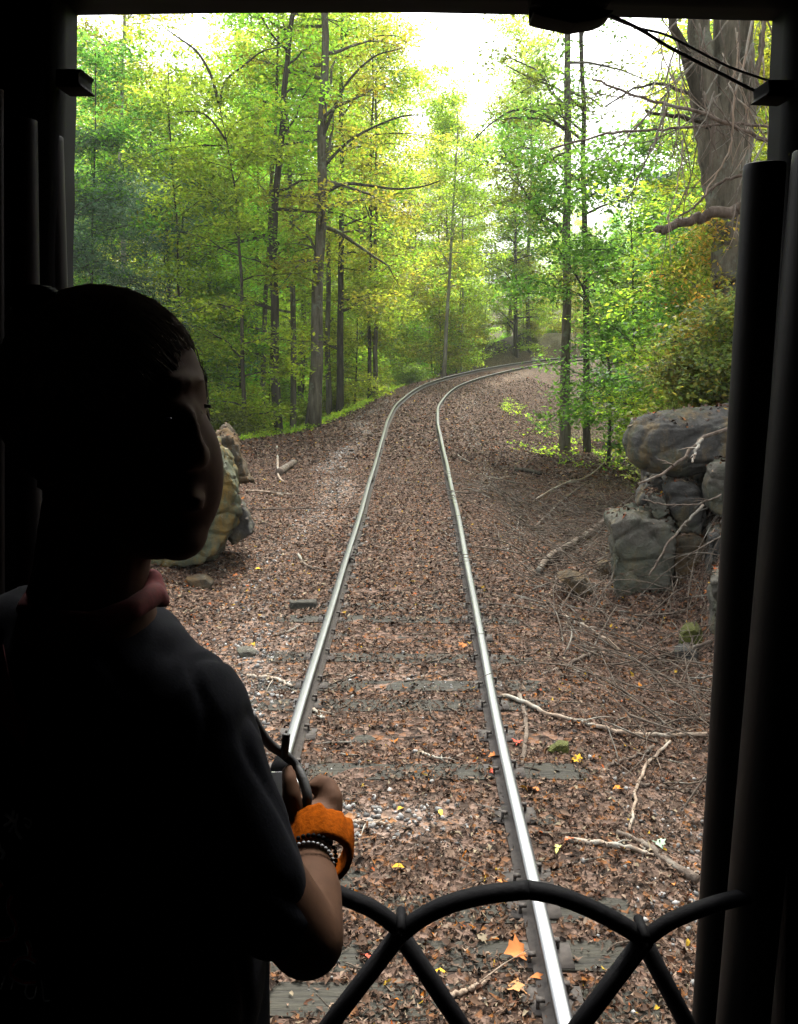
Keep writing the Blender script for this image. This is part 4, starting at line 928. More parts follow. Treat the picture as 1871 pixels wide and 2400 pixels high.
# ------------------------------------------------------------------ single bright leaves that stand out on the litter
def big_leaf(label, px, py, col, size, tm, seed):
    c = on_ground(px, py)+[0, 0, .035]; r = np.random.RandomState(seed); V, Fs = leaf_template(tm, .4, .3)
    R = rot_arrays(1, .3, r)[0]; me = mesh_from_arrays('fallen_leaf', (V*size) @ R.T, Fs, M_LITTER, np.tile(np.array(col)*r.uniform(.85, 1.1), (len(V), 1)))
    o = link('fallen_leaf', me, None, tuple(c)); return tag(o, label, 'leaf', 'bright fallen leaves on the litter')
OR, YE, BR, RD = (.42, .15, .045), (.6, .36, .03), (.3, .1, .04), (.4, .07, .04)
for k, a in enumerate([('large orange-brown maple leaf against the right rail under the gate arch', 1108, 2040, OR, .085, MAPLE), ('large tan maple leaf near the bottom edge left of the right rail', 1098, 2120, (.4, .2, .08), .075, MAPLE), ('curled orange leaf touching the base of the right rail', 1148, 2096, OR, .045, OVAL),
  ('orange leaf cluster against the right rail level with the hand', 1060, 1622, OR, .07, MAPLE), ('reddish leaf just below the orange one at the right rail', 1052, 1655, RD, .05, MAPLE), ('red maple leaf right of the right rail', 1103, 1590, RD, .055, MAPLE), ('yellow leaf on the right litter below the olive stone', 1230, 1628, YE, .055, MAPLE),
  ('orange leaf right of the rail beside a smaller red one', 1322, 1690, (.55, .2, .03), .055, OVAL), ('broad orange-brown leaf beside the right rail', 1135, 1692, OR, .065, MAPLE), ('small bright yellow leaf touching the broad orange-brown one', 1118, 1690, (.65, .33, .02), .035, OVAL), ('pale green lobed leaf low at the right', 1405, 1806, (.28, .36, .26), .055, MAPLE),
  ('yellow-green leaf above the white peeled stick', 1190, 1818, (.5, .5, .15), .045, OAK), ('small yellow leaf on the sleeper beside the wrist', 856, 1733, YE, .035, OVAL), ('yellow leaf between the rails right of the smaller yellow one', 940, 1742, (.5, .35, .06), .035, OVAL), ('upright yellow leaf between the rails above the gate', 850, 1858, YE, .038, OVAL), ('orange leaf at the lower edge of the gate arch', 1063, 1890, OR, .035, OVAL),
  ('orange leaf in the right litter below the pale stick', 1365, 1472, (.6, .22, .03), .05, OVAL), ('dark red-brown upright leaf right of the rail', 1150, 1478, (.22, .05, .02), .045, OVAL), ('orange leaf between the rails in the middle distance', 988, 1383, OR, .06, MAPLE), ('orange leaf by the foot of the right boulders', 1512, 1270, OR, .08, MAPLE),
  ('yellow leaf below the flat mossy stone by the shoulder', 555, 1220, YE, .07, MAPLE), ('orange leaf left of the left rail beside the collar', 500, 1233, (.35, .12, .04), .07, OAK), ('two-lobed orange leaf low right beside the tube', 1436, 1896, OR, .045, OAK), ('red leaf lying between rail and white stick', 1215, 1800, (.42, .12, .05), .05, OAK), ('yellow-orange leaf under the gate arch left leg', 935, 2085, YE, .04, OVAL), ('rusty leaf close to the left gate joint', 780, 2050, RD, .045, OAK)]): big_leaf(*a, seed=k)

def rock_litter():
    dg = bpy.context.evaluated_depsgraph_get(); dg.update(); pos = []; r = np.random.RandomState(8)
    for o in [q for q in bpy.data.objects if q.name.split('.')[0] in ('boulder', 'rock_face', 'rock_slab')]:
        bv = BVHTree.FromObject(o, dg); bb = np.array([v[:] for v in o.bound_box]); lo_, hi = bb.min(0), bb.max(0)
        for k in range(260):
            h = bv.ray_cast(Vector((r.uniform(lo_[0], hi[0]), r.uniform(lo_[1], hi[1]), hi[2]+1)), Vector((0, 0, -1)))
            if h[0] is not None and h[1].z > .72 and r.rand() < .75: pos.append(np.array(h[0]+o.location)+[0, 0, .012])
    pos = np.array(pos); o = scatter('leaf_litter', T_SMALL, pos, r.uniform(.02, .042, len(pos)), .5, litter_cols(len(pos), .04), M_LITTER)
    tag(o, 'dry leaves and crumbs caught on top of the boulders', 'leaf litter', None, 'stuff')
rock_litter()

# shrubs on the right bank close to the rocks
rngB = np.random.RandomState(500)
def bank_bush(label, px, py, Y, h, rad, cols, leafs=.05, group='leafy shrubs on the right bank above the boulders', seed=0, per=12):
    b0 = PY(px, py, Y); g = gh(b0[0], Y); z0 = g
    r = np.random.RandomState(seed); tr = np.stack([np.linspace(0, .2*r.normal(), 9), np.linspace(0, .2*r.normal(), 9), np.linspace(-.1, h, 9)], 1)
    a = gen_tree(r, tr, np.linspace(.02, .006, 9), .08, 24, rad, up=.4, droop=.35, leaf=leafs, per=per, spread=.15, flat=.07, cols=cols, subs=3, aspect=.5, tilt=.6)
    return make_tree('leafy_shrub', label, 'shrub', a, M_BARKD, M_BUSH, (b0[0], Y, z0), group)
AUT = np.array([(.2, .19, .03), (.3, .16, .02), (.1, .14, .02), (.16, .17, .02)])
for k, a in enumerate([('leafy shrub drooping over the top of the big boulder', 1490, 830, 12.3, 1.5, 1.1, RHODO, .042), ('shrub with glossy leaves at the tube edge above the boulders', 1560, 780, 11.9, 1.5, 1.0, RHODO, .045), ('yellow-orange tinged shrub high on the bank beside the tube', 1555, 640, 13.2, 2.6, 1.3, AUT, .04), 
   ('tall bright bush behind the boulders', 1465, 760, 16.5, 3.2, 1.4, GREEN, .05), ('tall leafy bush beneath the broken log', 1500, 640, 15, 3.6, 1.7, DARKG, .05),
   ('spreading green bush far right under the hanging branches', 1580, 600, 14.5, 4.0, 1.9, GREEN, .05)]): bank_bush(*a, seed=600+k, per=11)
for k, (lb, px, Y, h) in enumerate([('airy sapling filling the bank left of the broken log', 1480, 18, 5.0), ('leafy sapling between the straight trunks and the big tree', 1440, 21, 6.0), ('tall leafy sapling behind the big tree', 1530, 19, 7.5), ('dense sapling hard against the black tube', 1600, 17.5, 7)]):
    b0 = PY(px, 700, Y); r = np.random.RandomState(700+k); tr, rd = straight_trunk(r, h, .045)
    a = gen_tree(r, tr, rd, .12, 34, 2.3, up=.3, leaf=.055, per=15, spread=.24, flat=.06, dens=.85, cols=[YELLOW, GREEN, DARKG, YELLOW][k])
    make_tree('sapling', lb, 'tree', a, M_BARKD, M_LEAF, (b0[0], Y, gh(b0[0], Y)), 'saplings on the right bank')
# short greenery on the left crest and in the hollow
def greenery():
    r = np.random.RandomState(31); n = 5200; s = r.uniform(20, 44, n); lft = r.rand(n) < .45
    cr = np.interp(s, [0, 18, 23, 27, 33, 60], [9, 7.5, 4.3, 3.0, 2.2, 2.6]); d = np.where(lft, -cr-np.abs(r.normal(.5, 1.0, n)), r.uniform(2.9, 9, n))
    i = np.clip(np.searchsorted(ARC, s+S0), 0, len(CTR)-1); q = CTR[i]+NOR[i]*d[:, None]
    k = lft | ((fbm(q[:, 0]*.6, q[:, 1]*.4, 3, 3) > .10) & (r.rand(n) < .35)); q = q[k]
    c = np.repeat(np.column_stack([q, height(q[:, 0], q[:, 1])+.06]), 7, 0); c += r.normal(0, 1, c.shape)*[.12, .12, .06]
    V, F = leaf_quads(c, r.uniform(.03, .065, len(c)), .6, r); col = GREEN[r.choice(5, len(c))]*r.uniform(.8, 1.3, (len(c), 1))
    o = link('ground_cover', mesh_from_arrays('ground_cover', V, F, M_LEAF, np.repeat(col, 4, 0))); tag(o, 'low green plants creeping over the crest and hollow', 'ground cover', None, 'stuff')
greenery()

# ------------------------------------------------------------------ the railway carriage one looks out of
YD = 1.25
car = thing('railway_carriage', 'dark interior end of an old railway carriage framing the open end doorway', 'railway carriage', (0, 0, 1.3))
org = np.array([0, 0, 1.3])
def px_plate(name, poly, Y, t, mat, parent, bev=0):
    p = np.array([PY(x, y, Y) for x, y in poly])-org; b = Builder().prism(p, (0, -t, 0)); me = b.mesh(name, mat)
    fix_normals(me)
    if bev: bevel_mesh(me, bev, 2)
    return link(name, me, parent)
rj = random.Random(3)
lj = [(167, 20), (165, 60), (165, 110), (164, 170), (163, 240), (162, 300), (160, 360), (160, 430), (158, 500), (157, 570), (157, 640), (150, 1200), (146, 2700)]
lj = [(x+rj.uniform(-1, 1), y) for x, y in lj]
px_plate('door_post', [(-260, -250)]+[(167, -250)]+lj+[(-260, 2700)], YD, .09, M_BLACK, car)
px_plate('door_post', [(1648, -250), (1648, 45), (1642, 150), (1640, 260), (1636, 350), (1630, 1200), (1620, 2700), (2000, 2700), (2000, -250)], YD, .09, M_BLACK, car)
px_plate('lintel', [(150, -250), (1700, -250), (1700, 47), (1648, 45), (1400, 39), (1128, 32), (900, 27), (500, 28), (150, 33)], YD+.004, .10, M_BLACK, car)
px_plate('door_bracket', [(150, 170), (203, 170), (197, 180), (198, 198), (206, 207), (150, 207)], YD-.05, .05, M_BLACK, car, .002)
px_plate('door_bracket', [(1605, 192), (1660, 192), (1660, 228), (1599, 225), (1608, 215)], YD-.05, .05, M_BLACK, car, .002)
def panel(name, c, d, mat=M_BLACK, bev=0):
    b = Builder().box(np.array(c)-org, d); me = b.mesh(name, mat); 
    if bev: bevel_mesh(me, bev)
    return link(name, me, car)
panel('end_wall', (-1.08, YD+.045, 2.3), (.72, .085, 2.1)); panel('end_wall', (1.12, YD+.045, 2.3), (.66, .085, 2.1))
panel('floor', (0, -1.1, 1.27), (2.9, 4.9, .06)); panel('ceiling', (0, -1.1, 3.41), (2.9, 4.9, .06))
panel('side_wall', (1.43, -1.1, 2.34), (.05, 4.9, 2.1))
panel('back_wall', (0, -3.5, 2.34), (2.8, .05, 2.1))
# left side wall; unseen window opening added behind the viewer for dim interior light
panel('side_wall', (-1.43, .25, 2.34), (.05, 2.2, 2.1)); panel('side_wall', (-1.43, -2.6, 2.34), (.05, 1.9, 2.1))
panel('side_wall', (-1.43, -1.40, 1.80), (.05, .5, 1.02)); panel('side_wall', (-1.43, -1.40, 3.0), (.05, .5, .78)); panel('side_wall', (-1.43, -1.0, 2.34), (.05, .3, 2.1))
panel('window_sill', (-1.40, -1.25, 2.33), (.1, .84, .03))
panel('threshold', (0, YD+.05, 1.315), (1.3, .3, .03), M_IRON)
def post(name, label, top, bot, wpx, Y, parent=None, round_top=True):
    a = PY(*top, Y)-org; z = PY(*bot, Y)-org; d = (z-a)/np.linalg.norm(z-a); 
    L = (a[2]-.03)/(-d[2]); z = a+d*L; r = PXM(wpx, Y)/2
    pts = [a+d*r*f for f in (0, .02, .06, .4, 1.0)]+[a+d*L*f for f in (.3, .5, .7, 1)]
    rr = [r*.92, r*.97, r*.99, r, r, r, r, r, r] if round_top else [r]*9
    b = Builder().tube(pts, rr, 26); o = b.obj(name, M_RUBBER, car, True); o['label'] = label; return o
post('buffer_tube', 'black round tube nearest the right door edge', (1632, 349), (1513, 2184), 82, 1.17)
post('buffer_tube', 'wider black tube right of the first', (1762, 320), (1585, 2184), 125, 1.10)
post('buffer_tube', 'black tube at the left, nearer the window edge', (104, 290), (116, 660), 56, 1.20)
post('buffer_tube', 'black tube at the left, second from the window edge', (50, 254), (56, 660), 54, 1.14)
post('buffer_tube', 'black tube at the far left edge of the view', (-8, 190), (-6, 660), 28, 1.10)

# folding gate > bars
gate = thing('folding_gate', 'black iron lattice gate with arched top bars across the carriage end doorway', 'gate', (0, 1.08, 1.33))
YG = 1.08
def bar(path, w, n=22, ext=None, Yo=0, nm='bar'):
    q = [PY(x, y, YG+Yo) for x, y in path]
    if ext: 
        d = q[-1]-q[-2]; t = (1.34-q[-1][2])/d[2]; q.append(q[-1]+d*min(t, 2.9))
    pts = spline(q, n) if len(q) > 2 and not ext else np.array(q)
    b = Builder().tube(pts-np.array([0, YG, 1.33]), PXM(w, YG)/2*1.5, 12, True, (1.0, .9)); return b.obj(nm, M_IRON, gate, True)
bar([(600, 1885), (680, 1893), (740, 1915), (800, 1942), (856, 1984)], 30, nm='arch_bar')
bar([(856, 1990), (900, 1957), (960, 1928), (1040, 1908), (1128, 1898)], 32, nm='arch_bar')
bar([(1122, 1897), (1195, 1912), (1275, 1945), (1345, 1984), (1375, 2004)], 32, nm='arch_bar', Yo=.004)
bar([(1375, 2004), (1430, 1966), (1500, 1937), (1570, 1917), (1637, 1905)], 28, nm='arch_bar')
bar([(858, 1985), (705, 2184)], 33, ext=1); bar([(852, 1990), (985, 2190)], 33, ext=1, Yo=.018)
bar([(1378, 2000), (1235, 2190)], 34, ext=1); bar([(1372, 2006), (1468, 2190)], 33, ext=1, Yo=.018)
bar([(600, 1885), (460, 2060)], 30, ext=1)
for x, y in ((856, 1972), (1374, 1990)):
    c = PY(x, y, YG-.012); b = Builder(); V, F, cp = tube_arrays([c-np.array([0, .012, 0])-np.array([0, YG, 1.33]), c+np.array([0, .03, 0])-np.array([0, YG, 1.33])], PXM(12, YG), 10); b.add(V, [F]+cp); o = b.obj('rivet', M_IRON, gate)

# marker lamp above the doorway, cables
lamp = thing('marker_lamp', 'dark rounded lamp housing with two small slots under the lintel', 'lamp', tuple(PY(1210, 40, 1.2)))
lo = np.array(lamp.location)
def px_box(b, x0, x1, y0, y1, Y, dy):
    p = [PY(x0, y0, Y)-lo, PY(x1, y0, Y)-lo, PY(x1, y1, Y)-lo, PY(x0, y1, Y)-lo]; b.prism(p, (0, dy, 0))
b = Builder(); 
out = [(1128, 47), (1128, 55), (1142, 60), (1165, 65), (1190, 70), (1206, 74), (1216, 74), (1232, 71), (1258, 67), (1278, 60), (1290, 51), (1292, 47)]
p = [PY(x, y, 1.215)-lo for x, y in out]; b.prism(p, (0, -.045, 0)); me = b.mesh('lamp_bowl', M_BLACK); bevel_mesh(me, .0015, 2); link('lamp_bowl', me, lamp)
b = Builder(); px_box(b, 1128, 1154, 10, 47.5, 1.21, -.006); px_box(b, 1178, 1232, 10, 47.5, 1.21, -.006); px_box(b, 1256, 1291, 10, 47.5, 1.21, -.006); px_box(b, 1150, 1270, 5, 39, 1.212, -.006); px_box(b, 1128, 1291, 5, 22, 1.205, -.035); b.obj('lamp_body', M_BLACK, lamp)
def cable(label, path, Y, w):
    pts = spline([PY(x, y, Y) for x, y in path], 40); c = pts[0]; b = Builder().tube(pts-c, PXM(w, Y)/2, 8); me = b.mesh('cable', M_WIRE, True)
    o = link('cable', me, None, tuple(c)); tag(o, label, 'cable', 'cables from the lamp to the door bracket')
cable('thicker lower black cable sagging from the lamp to the right bracket', [(1288, 28), (1330, 45), (1375, 68), (1420, 96), (1480, 128), (1540, 158), (1590, 184), (1612, 194)], 1.20, 7)
cable('thinner upper black cable running from the lamp to the right door post', [(1290, 32), (1340, 52), (1372, 62), (1420, 74), (1480, 104), (1550, 140), (1610, 162), (1652, 176)], 1.22, 5)

# ------------------------------------------------------------------ the person at the left, seen from behind the right shoulder
class Blob:
    def __init__(s): s.b = Builder()
    def ell(s, px, py, D, rx, ry, rz, rot=0):
        """ellipsoid: radii in pixels across and up, in metres in depth"""
        c = P(px, py, D); bm = bmesh.new(); bmesh.ops.create_icosphere(bm, subdivisions=4, radius=1)
        V = np.array([v.co[:] for v in bm.verts])*[PXM(rx, D), rz, PXM(ry, D)]; F = np.array([[v.index for v in f.verts] for f in bm.faces]); bm.free()
        a = rot; R = np.array([[cos(a), 0, sin(a)], [0, 1, 0], [-sin(a), 0, cos(a)]])
        s.b.add(V @ R.T+c, F); return s
    def cap(s, a, b, sub=7):
        """tapered round limb between (px,py,D,radius px) joints"""
        A, B = P(*a[:3]), P(*b[:3]); ra, rb = PXM(a[3], a[2]), PXM(b[3], b[2]); L = np.linalg.norm(B-A)
        pts = [A+(B-A)/L*(-ra*cos(t)) for t in (.15, .45, .8, 1.15)]; rr = [ra*sin(t) for t in (.15, .45, .8, 1.15)]
        for u in np.linspace(0, 1, sub): pts.append(A+(B-A)*u); rr.append(ra+(rb-ra)*u)
        for t in (1.15, .8, .45, .15): pts.append(B+(B-A)/L*(rb*cos(t))); rr.append(rb*sin(t))
        V, F, c = tube_arrays(pts, rr, 20); s.b.add(V, [F]+c); return s
    def chain(s, *j):
        for a, b in zip(j[:-1], j[1:]): s.cap(a, b)
        return s
    def build(s, name, mat, parent, vox, smooth=4, org=(0, 0, 0)):
        me = s.b.mesh(name, mat); me.transform(Matrix.Translation(-Vector(org))); fix_normals(me); o = link(name, me, parent)
        m = o.modifiers.new('r', 'REMESH'); m.mode = 'VOXEL'; m.voxel_size = vox; m.use_smooth_shade = True
        m = o.modifiers.new('s', 'SMOOTH'); m.factor = .5; m.iterations = smooth
        bake(o); return o
HD = .80
pb_ = P(230, 1500, .85); porg = (float(pb_[0]), float(pb_[1]), 1.3)
person = thing('person', 'person in dark shirt with red neckerchief looking out right, holding a camera, orange wristband', 'person', porg)
B = Blob()
B.ell(225, 850, HD, 213, 223, .078).ell(330, 1008, HD, 146, 190, .060).ell(383, 1138, HD, 60, 58, .034).ell(250, 960, HD, 170, 190, .07)
B.ell(378, 805, HD-.018, 56, 24, .045, .15).ell(366, 885, HD-.024, 62, 60, .036)                            # brow ridge
B.ell(424, 972, HD-.048, 25, 30, .018).cap((405, 880, HD-.045, 14), (427, 962, HD-.058, 16)).ell(404, 995, HD-.055, 17, 13, .014)   # nose
B.ell(418, 1062, HD-.042, 24, 10, .014).ell(415, 1080, HD-.040, 22, 11, .014)                  # cheek, lips
B.ell(100, 985, HD-.078, 24, 46, .012).ell(94, 1035, HD-.074, 15, 16, .010).ell(112, 990, HD-.072, 14, 30, .010)                    # ear
B.chain((215, 1080, .82, 118), (195, 1230, .84, 120), (190, 1340, .86, 150))
B.chain((190, 1420, .88, 170), (200, 1700, .90, 230), (230, 2050, .93, 250), (240, 2450, .96, 265), (250, 2900, 1.0, 270))
B.chain((370, 1530, .87, 130), (430, 1690, .87, 125), (560, 1880, .86, 92), (655, 2005, .87, 80), (660, 1905, .93, 70), (657, 1812, .985, 46), (668, 1765, 1.01, 52))
# hand: palm, thumb up along the camera, four fingers curled round it
B.chain((662, 1785, 1.01, 48), (668, 1752, 1.025, 44)).ell(690, 1758, 1.03, 42, 34, .02)
B.chain((632, 1745, 1.0, 24), (622, 1700, .995, 22), (618, 1665, 1.0, 18), (615, 1642, 1.01, 14))
B.chain((708, 1748, 1.03, 23), (712, 1704, 1.04, 22), (701, 1677, 1.055, 20), (682, 1668, 1.06, 17), (664, 1680, 1.05, 13)).ell(694, 1728, 1.045, 30, 30, .018)
B.chain((706, 1755, 1.06, 18), (714, 1722, 1.10, 15), (694, 1700, 1.12, 14), (664, 1702, 1.115, 11))
B.chain((698, 1765, 1.07, 19), (704, 1730, 1.105, 17), (684, 1716, 1.12, 15), (656, 1716, 1.11, 12))
B.chain((690, 1775, 1.08, 16), (694, 1750, 1.11, 15), (674, 1738, 1.12, 13), (655, 1738, 1.115, 10))
# far arm and legs, mostly hidden
B.chain((40, 1500, 1.0, 110), (300, 1900, 1.12, 85), (520, 1800, 1.15, 55), (600, 1760, 1.13, 42))
B.chain((180, 2900, 1.0, 190), (150, 3900, 1.15, 120), (140, 4750, 1.35, 75)); B.chain((340, 2900, 1.08, 180), (330, 3800, 1.25, 115), (320, 4500, 1.45, 72))
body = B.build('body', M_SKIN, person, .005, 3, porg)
S = Blob()
S.chain((195, 1400, .875, 170), (200, 1480, .885, 235), (205, 1700, .89, 292), (240, 2050, .92, 335), (250, 2450, .95, 345), (255, 2700, .97, 335))
S.chain((330, 1480, .87, 135), (372, 1530, .865, 162), (412, 1640, .865, 160), (450, 1720, .862, 146), (545, 1870, .857, 112), (585, 1945, .86, 96))
S.chain((60, 1500, .98, 160), (250, 1880, 1.08, 120))
S.cap((60, 1370, .88, 120), (320, 1420, .872, 110))
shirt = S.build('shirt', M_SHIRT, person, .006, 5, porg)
# soft folds in the shirt
me = shirt.data; co = np.empty(len(me.vertices)*3, np.float32); me.vertices.foreach_get('co', co); co = co.reshape(-1, 3); nn = np.empty_like(co).ravel(); me.vertices.foreach_get('normal', nn); nn = nn.reshape(-1, 3)
f = np.array([mnoise.noise(Vector((v[0]*9+v[2]*6, v[1]*9, v[2]*4-v[0]*7)))*.6+mnoise.noise(Vector(v)*22)*.2 for v in co]); co += nn*(f*.009-.004*np.maximum(0, np.array([abs(mnoise.noise(Vector((v[0]*13+v[2]*9, v[1]*13, v[2]*5-v[0]*8))))*-6+1 for v in co])))[:, None]; me.vertices.foreach_set('co', co.ravel()); me.update()
T = Blob(); T.chain((200, 2700, .98, 330), (160, 3300, 1.05, 210), (145, 4000, 1.17, 140), (140, 4650, 1.33, 105)); T.chain((340, 2750, 1.03, 300), (335, 3500, 1.18, 190), (320, 4400, 1.42, 110))
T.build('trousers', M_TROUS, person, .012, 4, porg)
for nm, (x, y, D) in (('shoe', (150, 4830, 1.36)), ('shoe', (330, 4560, 1.48))):
    b = Builder().tube(spline([P(x-30, y-10, D)-porg, P(x+40, y, D)-porg, P(x+150, y+20, D)-porg], 10), [.03, .042, .045, .045, .045, .044, .042, .04, .036, .022], 14, True, (1, .8)); b.obj('shoe', M_BLACK, person, True)

# hair drawn back from the forehead to a knot, with stray strands
def hair():
    r = np.random.RandomState(4); c = P(225, 850, HD); ax = np.array([PXM(215, HD), .080, PXM(225, HD)])
    knot = np.array([-.62, -.35, .74]); knot /= np.linalg.norm(knot)
    b = Builder()
    def ok(u): return not (u[0] > .84 and u[2] < .46) and not (u[1] < -.1 and u[2] < .12 and u[0] > -.55) and u[2] > -.75
    n = 0
    while n < 3200:
        u = r.normal(size=3); u /= np.linalg.norm(u)
        if not ok(u): continue
        n += 1; w = knot+r.normal(0, .10, 3); w /= np.linalg.norm(w); k = 9; pts = []
        for t in np.linspace(0, 1, k):
            v = u*(1-t)+w*t; v /= np.linalg.norm(v)+1e-6; pts.append(c+v*ax*(1.002+.034*min(1, t*3.5)+.008*r.rand()))
        L = r.uniform(.35, 1); m = max(4, int(k*L)); q = np.array(pts[:m])+r.normal(0, .0006, (m, 3))
        b.tube(q-porg, np.linspace(.0009, .0004, m), 3, False)
    for k in range(110):                                             # short flyaway strands on the outline
        a = r.uniform(.15, 2.4); u = np.array([cos(a), r.normal(0, .25), sin(a)]); u /= np.linalg.norm(u)
        if not ok(u): continue
        p0 = c+u*ax*1.03; d = np.cross(u, [0, 1, 0])*-1; L = r.uniform(.006, .016)
        q = np.array([p0, p0+d*L*.5+u*L*.12, p0+d*L+u*L*r.uniform(.05, .3)]); b.tube(q-porg, [.0004, .0003, .00015], 3, False)
    h = b.obj('hair', M_HAIR, person, True)
    base = Blob(); base.ell(218, 838, HD, 214, 222, .081); base.ell(82, 690, HD-.02, 66, 56, .035, -.5)
    me = base.b.mesh('hair_base', M_HAIR); me.transform(Matrix.Translation(-Vector(porg)))
    bm = bmesh.new(); bm.from_mesh(me); kill = []
    for f in bm.faces:
        v = (np.array(f.calc_center_median())+porg-c)/ax
        if not ok(v/np.linalg.norm(v)): kill.append(f)
    bmesh.ops.delete(bm, geom=kill, context='FACES'); bm.to_mesh(me); bm.free()
    for p in me.polygons: p.use_smooth = True
    link('hair_cap', me, h)
    cb = Builder()
    for k in range(9):
        t = k/8; cc = P(48+75*t, 650-16*sin(pi*t), HD-.045+.01*t); cb.box(cc-porg, (.006, .022, .02))
    k = cb.obj('hair_clip', M_BLACK, h)
hair()
# eyelashes of the far eye on the outline
b = Builder()
for k in range(6): b.tube(spline([P(436, 862+k*1.5, HD-.02)-porg, P(446, 864+k, HD-.02)-porg, P(455, 862+k*2, HD-.02)-porg], 4), [.0005, .0004, .0003, .0001], 3)
b.obj('eyelashes', M_HAIR, person)
# near eye, shut down to a slit in the dark
e = Blob(); e.ell(356, 893, HD-.058, 13, 6, .006); me = e.b.mesh('eye', M_GLASS); me.transform(Matrix.Translation(-Vector(porg))); link('eye', me, person)

# red neckerchief
N = Blob(); ring = [(60, 1300, .80), (120, 1325, .775), (200, 1330, .765), (280, 1300, .785), (330, 1268, .83), (300, 1240, .90), (200, 1230, .93), (100, 1240, .90), (60, 1300, .80)]
for a, c in zip(ring[:-1], ring[1:]): N.cap((*a, 26), (*c, 26), 3)
N.cap((325, 1235, .85, 24), (350, 1285, .84, 16), 4)
neck = N.build('neckerchief', M_RED, person, .005, 3, porg)
dg = bpy.context.evaluated_depsgraph_get(); dg.update()
BV = BVHTree.FromObject(shirt, dg); po = Vector(porg)
def drape(px, py, lift=.0012):
    r = Vector(ray(px, py)).normalized(); h = BV.ray_cast(Vector(CAM)-po, r)
    if h[0] is None: return None
    return h[0]-r*lift
def patch(name, poly, mat, parent, lift=.004, n=8):
    """cloth or print laid on the shirt: the outline filled and thickened"""
    bm = bmesh.new(); vs = []
    for x, y in poly:
        q = drape(x, y, lift)
        if q is None: q = Vector(P(x, y, .74))-po
        vs.append(bm.verts.new(q))
    f = bm.faces.new(vs); bmesh.ops.triangulate(bm, faces=[f]); me = bpy.data.meshes.new(name); bm.to_mesh(me); bm.free(); me.materials.append(mat)
    o = link(name, me, parent); m = o.modifiers.new('t', 'SOLIDIFY'); m.thickness = .0012; return o
patch('neckerchief_tip', [(-45, 1385), (8, 1375), (20, 1440), (38, 1500), (66, 1525), (52, 1592), (20, 1560), (-10, 1520), (-50, 1500)], M_RED, neck, .006)
def stroke(name, path, w, mat, lift, closed=False, n=26):
    q = spline([(x, y, 0) for x, y in path], n); pts = [drape(x, y, lift) for x, y, _ in q]; pts = [p for p in pts if p is not None]
    if len(pts) < 3: return
    b = Builder().tube([tuple(p) for p in pts], PXM(w, .68)/2, 5, True, (1, 1)); return b.obj(name, mat, shirt, True)
shirt_z = None
def dbl(path): stroke('print_letter', path, 13, M_WHITEP, .0004); stroke('print_letter', path, 7, M_REDP, .0032)
stroke('print_star', [(12, 1738), (30, 1752), (36, 1775), (46, 1790)], 9, M_WHITEP, .001); stroke('print_star', [(30, 1728), (24, 1750), (10, 1762)], 9, M_WHITEP, .001); stroke('print_star', [(38, 1735), (34, 1752), (20, 1775)], 7, M_WHITEP, .001)
stroke('print_star', [(52, 1745), (66, 1752), (62, 1766), (54, 1758)], 6, M_WHITEP, .001); stroke('print_star', [(-6, 1790), (0, 1810), (8, 1820), (4, 1832)], 9, M_WHITEP, .001)
dbl([(26, 1912), (18, 1925), (20, 1945), (32, 1965), (36, 1985), (26, 2000), (8, 2005), (-14, 2002)])
dbl([(-20, 1870), (-4, 1880), (4, 1892)]); dbl([(58, 2008), (64, 2024), (64, 2040)])
dbl([(78, 2052), (62, 2044), (44, 2044), (30, 2056), (22, 2074), (34, 2088), (54, 2096), (76, 2096)])
for q in ([(30, 2090), (24, 2110)], [(12, 2080), (2, 2110)], [(58, 2100), (54, 2118), (62, 2130), (74, 2126), (78, 2104)], [(88, 2090), (92, 2115), (94, 2134), (106, 2134)]): stroke('print_letter', q, 4, M_WHITEP, .001, n=10)

# bracelets, orange wristband
def ring_band(name, cx, cy, D, ax_to, rpx, wpx, mat, beads=0, ruffle=0, a0=0, a1=2*pi, th=.004, flare=0):
    c = P(cx, cy, D); A = P(*ax_to)-c; A /= np.linalg.norm(A); u = np.cross(A, [0, 1, 0]); u /= np.linalg.norm(u); v = np.cross(A, u); r = PXM(rpx, D); b = Builder()
    if beads:
        for k in range(beads):
            t = 2*pi*k/beads; bm = bmesh.new(); bmesh.ops.create_icosphere(bm, subdivisions=1, radius=PXM(wpx, D)/2); V = np.array([q.co[:] for q in bm.verts]); F = np.array([[q.index for q in f.verts] for f in bm.faces]); bm.free()
            b.add(V+c+(u*cos(t)+v*sin(t))*r-porg, F)
    else:
        n, m = 90, 9; V = []
        for i in range(n):
            t = a0+(a1-a0)*i/(n-1); rf = ruffle*(.55*sin(t*5+.6)+.35*sin(t*11+1)+.25*sin(t*19+2))
            for side in (0, 1):
                for j in range(m):
                    h = (j/(m-1)-.5) if side == 0 else (.5-j/(m-1)); rad = r*(1+flare*(h+.5)+rf*(h+.5))+(th if side == 0 else 0)+.003*cos(h*pi)
                    V.append(c+(u*cos(t)+v*sin(t))*rad+A*(h*PXM(wpx, D)+rf*.006)-porg)
        V = np.array(V); k = 2*m; idx = np.arange(n*k).reshape(n, k); a, bb = idx[:-1], idx[1:]
        F = np.stack([a, np.roll(a, -1, 1), np.roll(bb, -1, 1), bb], -1).reshape(-1, 4); b.add(V, F)
    o = b.obj(name, mat, None, not beads); 
    return o
def worn(o, label, cat): 
    me = o.data; me.transform(Matrix.Translation(Vector(porg))); c = Vector(np.mean([v.co for v in me.vertices], 0)); me.transform(Matrix.Translation(-c)); o.location = c; tag(o, label, cat)
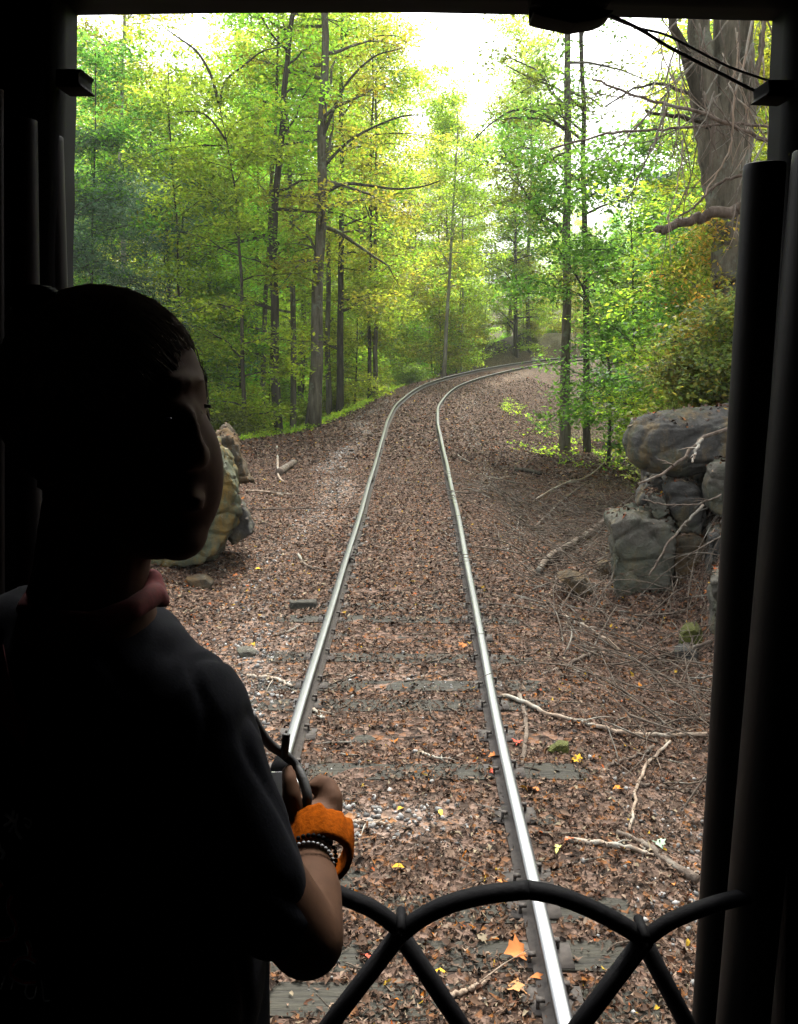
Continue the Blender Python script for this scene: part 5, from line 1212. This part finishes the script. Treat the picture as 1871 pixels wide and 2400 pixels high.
wb = ring_band('wristband', 678, 1812, .985, (655, 1700, 1.09), 56, 80, M_ORANGE, ruffle=.13, flare=.24, th=.006); worn(wb, 'fuzzy bright orange ruffled wristband around the wrist below the hand', 'wristband')
wb.rotation_euler = (0, radians(14), 0)
for (x, y, D, w, rp, mt, nb, lb) in ((656, 1846, .95, 9, 55, M_STONEBEAD, 34, 'white beaded bracelet on the forearm, lowest of the bracelets'), (661, 1832, .96, 11, 56, M_BLACK, 32, 'black beaded bracelet between white beads and orange wristband')):
    o = ring_band('bracelet', x, y, D, (655, 1700, 1.08), rp, w, mt, beads=nb); worn(o, lb, 'bracelet'); o['group'] = 'bracelets on the wrist'
# compact camera with strap
camera_org = P(588, 1705, 1.06)
ct = thing('compact_camera', 'small black camera with silver top held at the edge of the shirt', 'camera', tuple(camera_org))
b = Builder().box((0, 0, -.01), (.05, .09, .045)); me = b.mesh('camera_body', M_BLACK); bevel_mesh(me, .006, 3); link('camera_body', me, ct)
b = Builder().box((.0, 0, .008), (.0525, .092, .008)); me = b.mesh('camera_top', M_SILVER); bevel_mesh(me, .002); link('camera_top', me, ct)
b = Builder().tube([(0, .05, 0), (0, .075, 0), (0, .09, 0)], [.016, .016, .014], 20); b.obj('lens', M_BLACK, ct, True)
for path, w in (([(535, 1525, .97), (556, 1562, .985), (578, 1590, 1.0), (602, 1606, 1.01), (628, 1630, 1.02), (646, 1662, 1.01), (656, 1700, 1.0), (652, 1722, 1.0)], 27), ([(611, 1566, 1.0), (609, 1590, 1.0), (606, 1612, 1.01)], 22)):
    pts = spline([P(*p) for p in path], 30)-camera_org; b = Builder().tube(pts, PXM(w, 1)/2, 10, True, (.85, .8)); b.obj('strap', M_WIRE, ct, True)

# ------------------------------------------------------------------ damp air that pales the far wood
m, n, l, out = new_mat('haze_air')
pv = n.new('ShaderNodeVolumePrincipled'); pv.inputs['Density'].default_value = .00055; pv.inputs['Color'].default_value = (.93, .96, .9, 1); pv.inputs['Anisotropy'].default_value = .35
l.new(pv.outputs[0], out.inputs['Volume'])
hz = Builder().box((0, 195, 16), (1300, 1300, 60)).obj('haze', m); tag(hz, 'thin pale haze in the forest air', None, None, 'stuff')
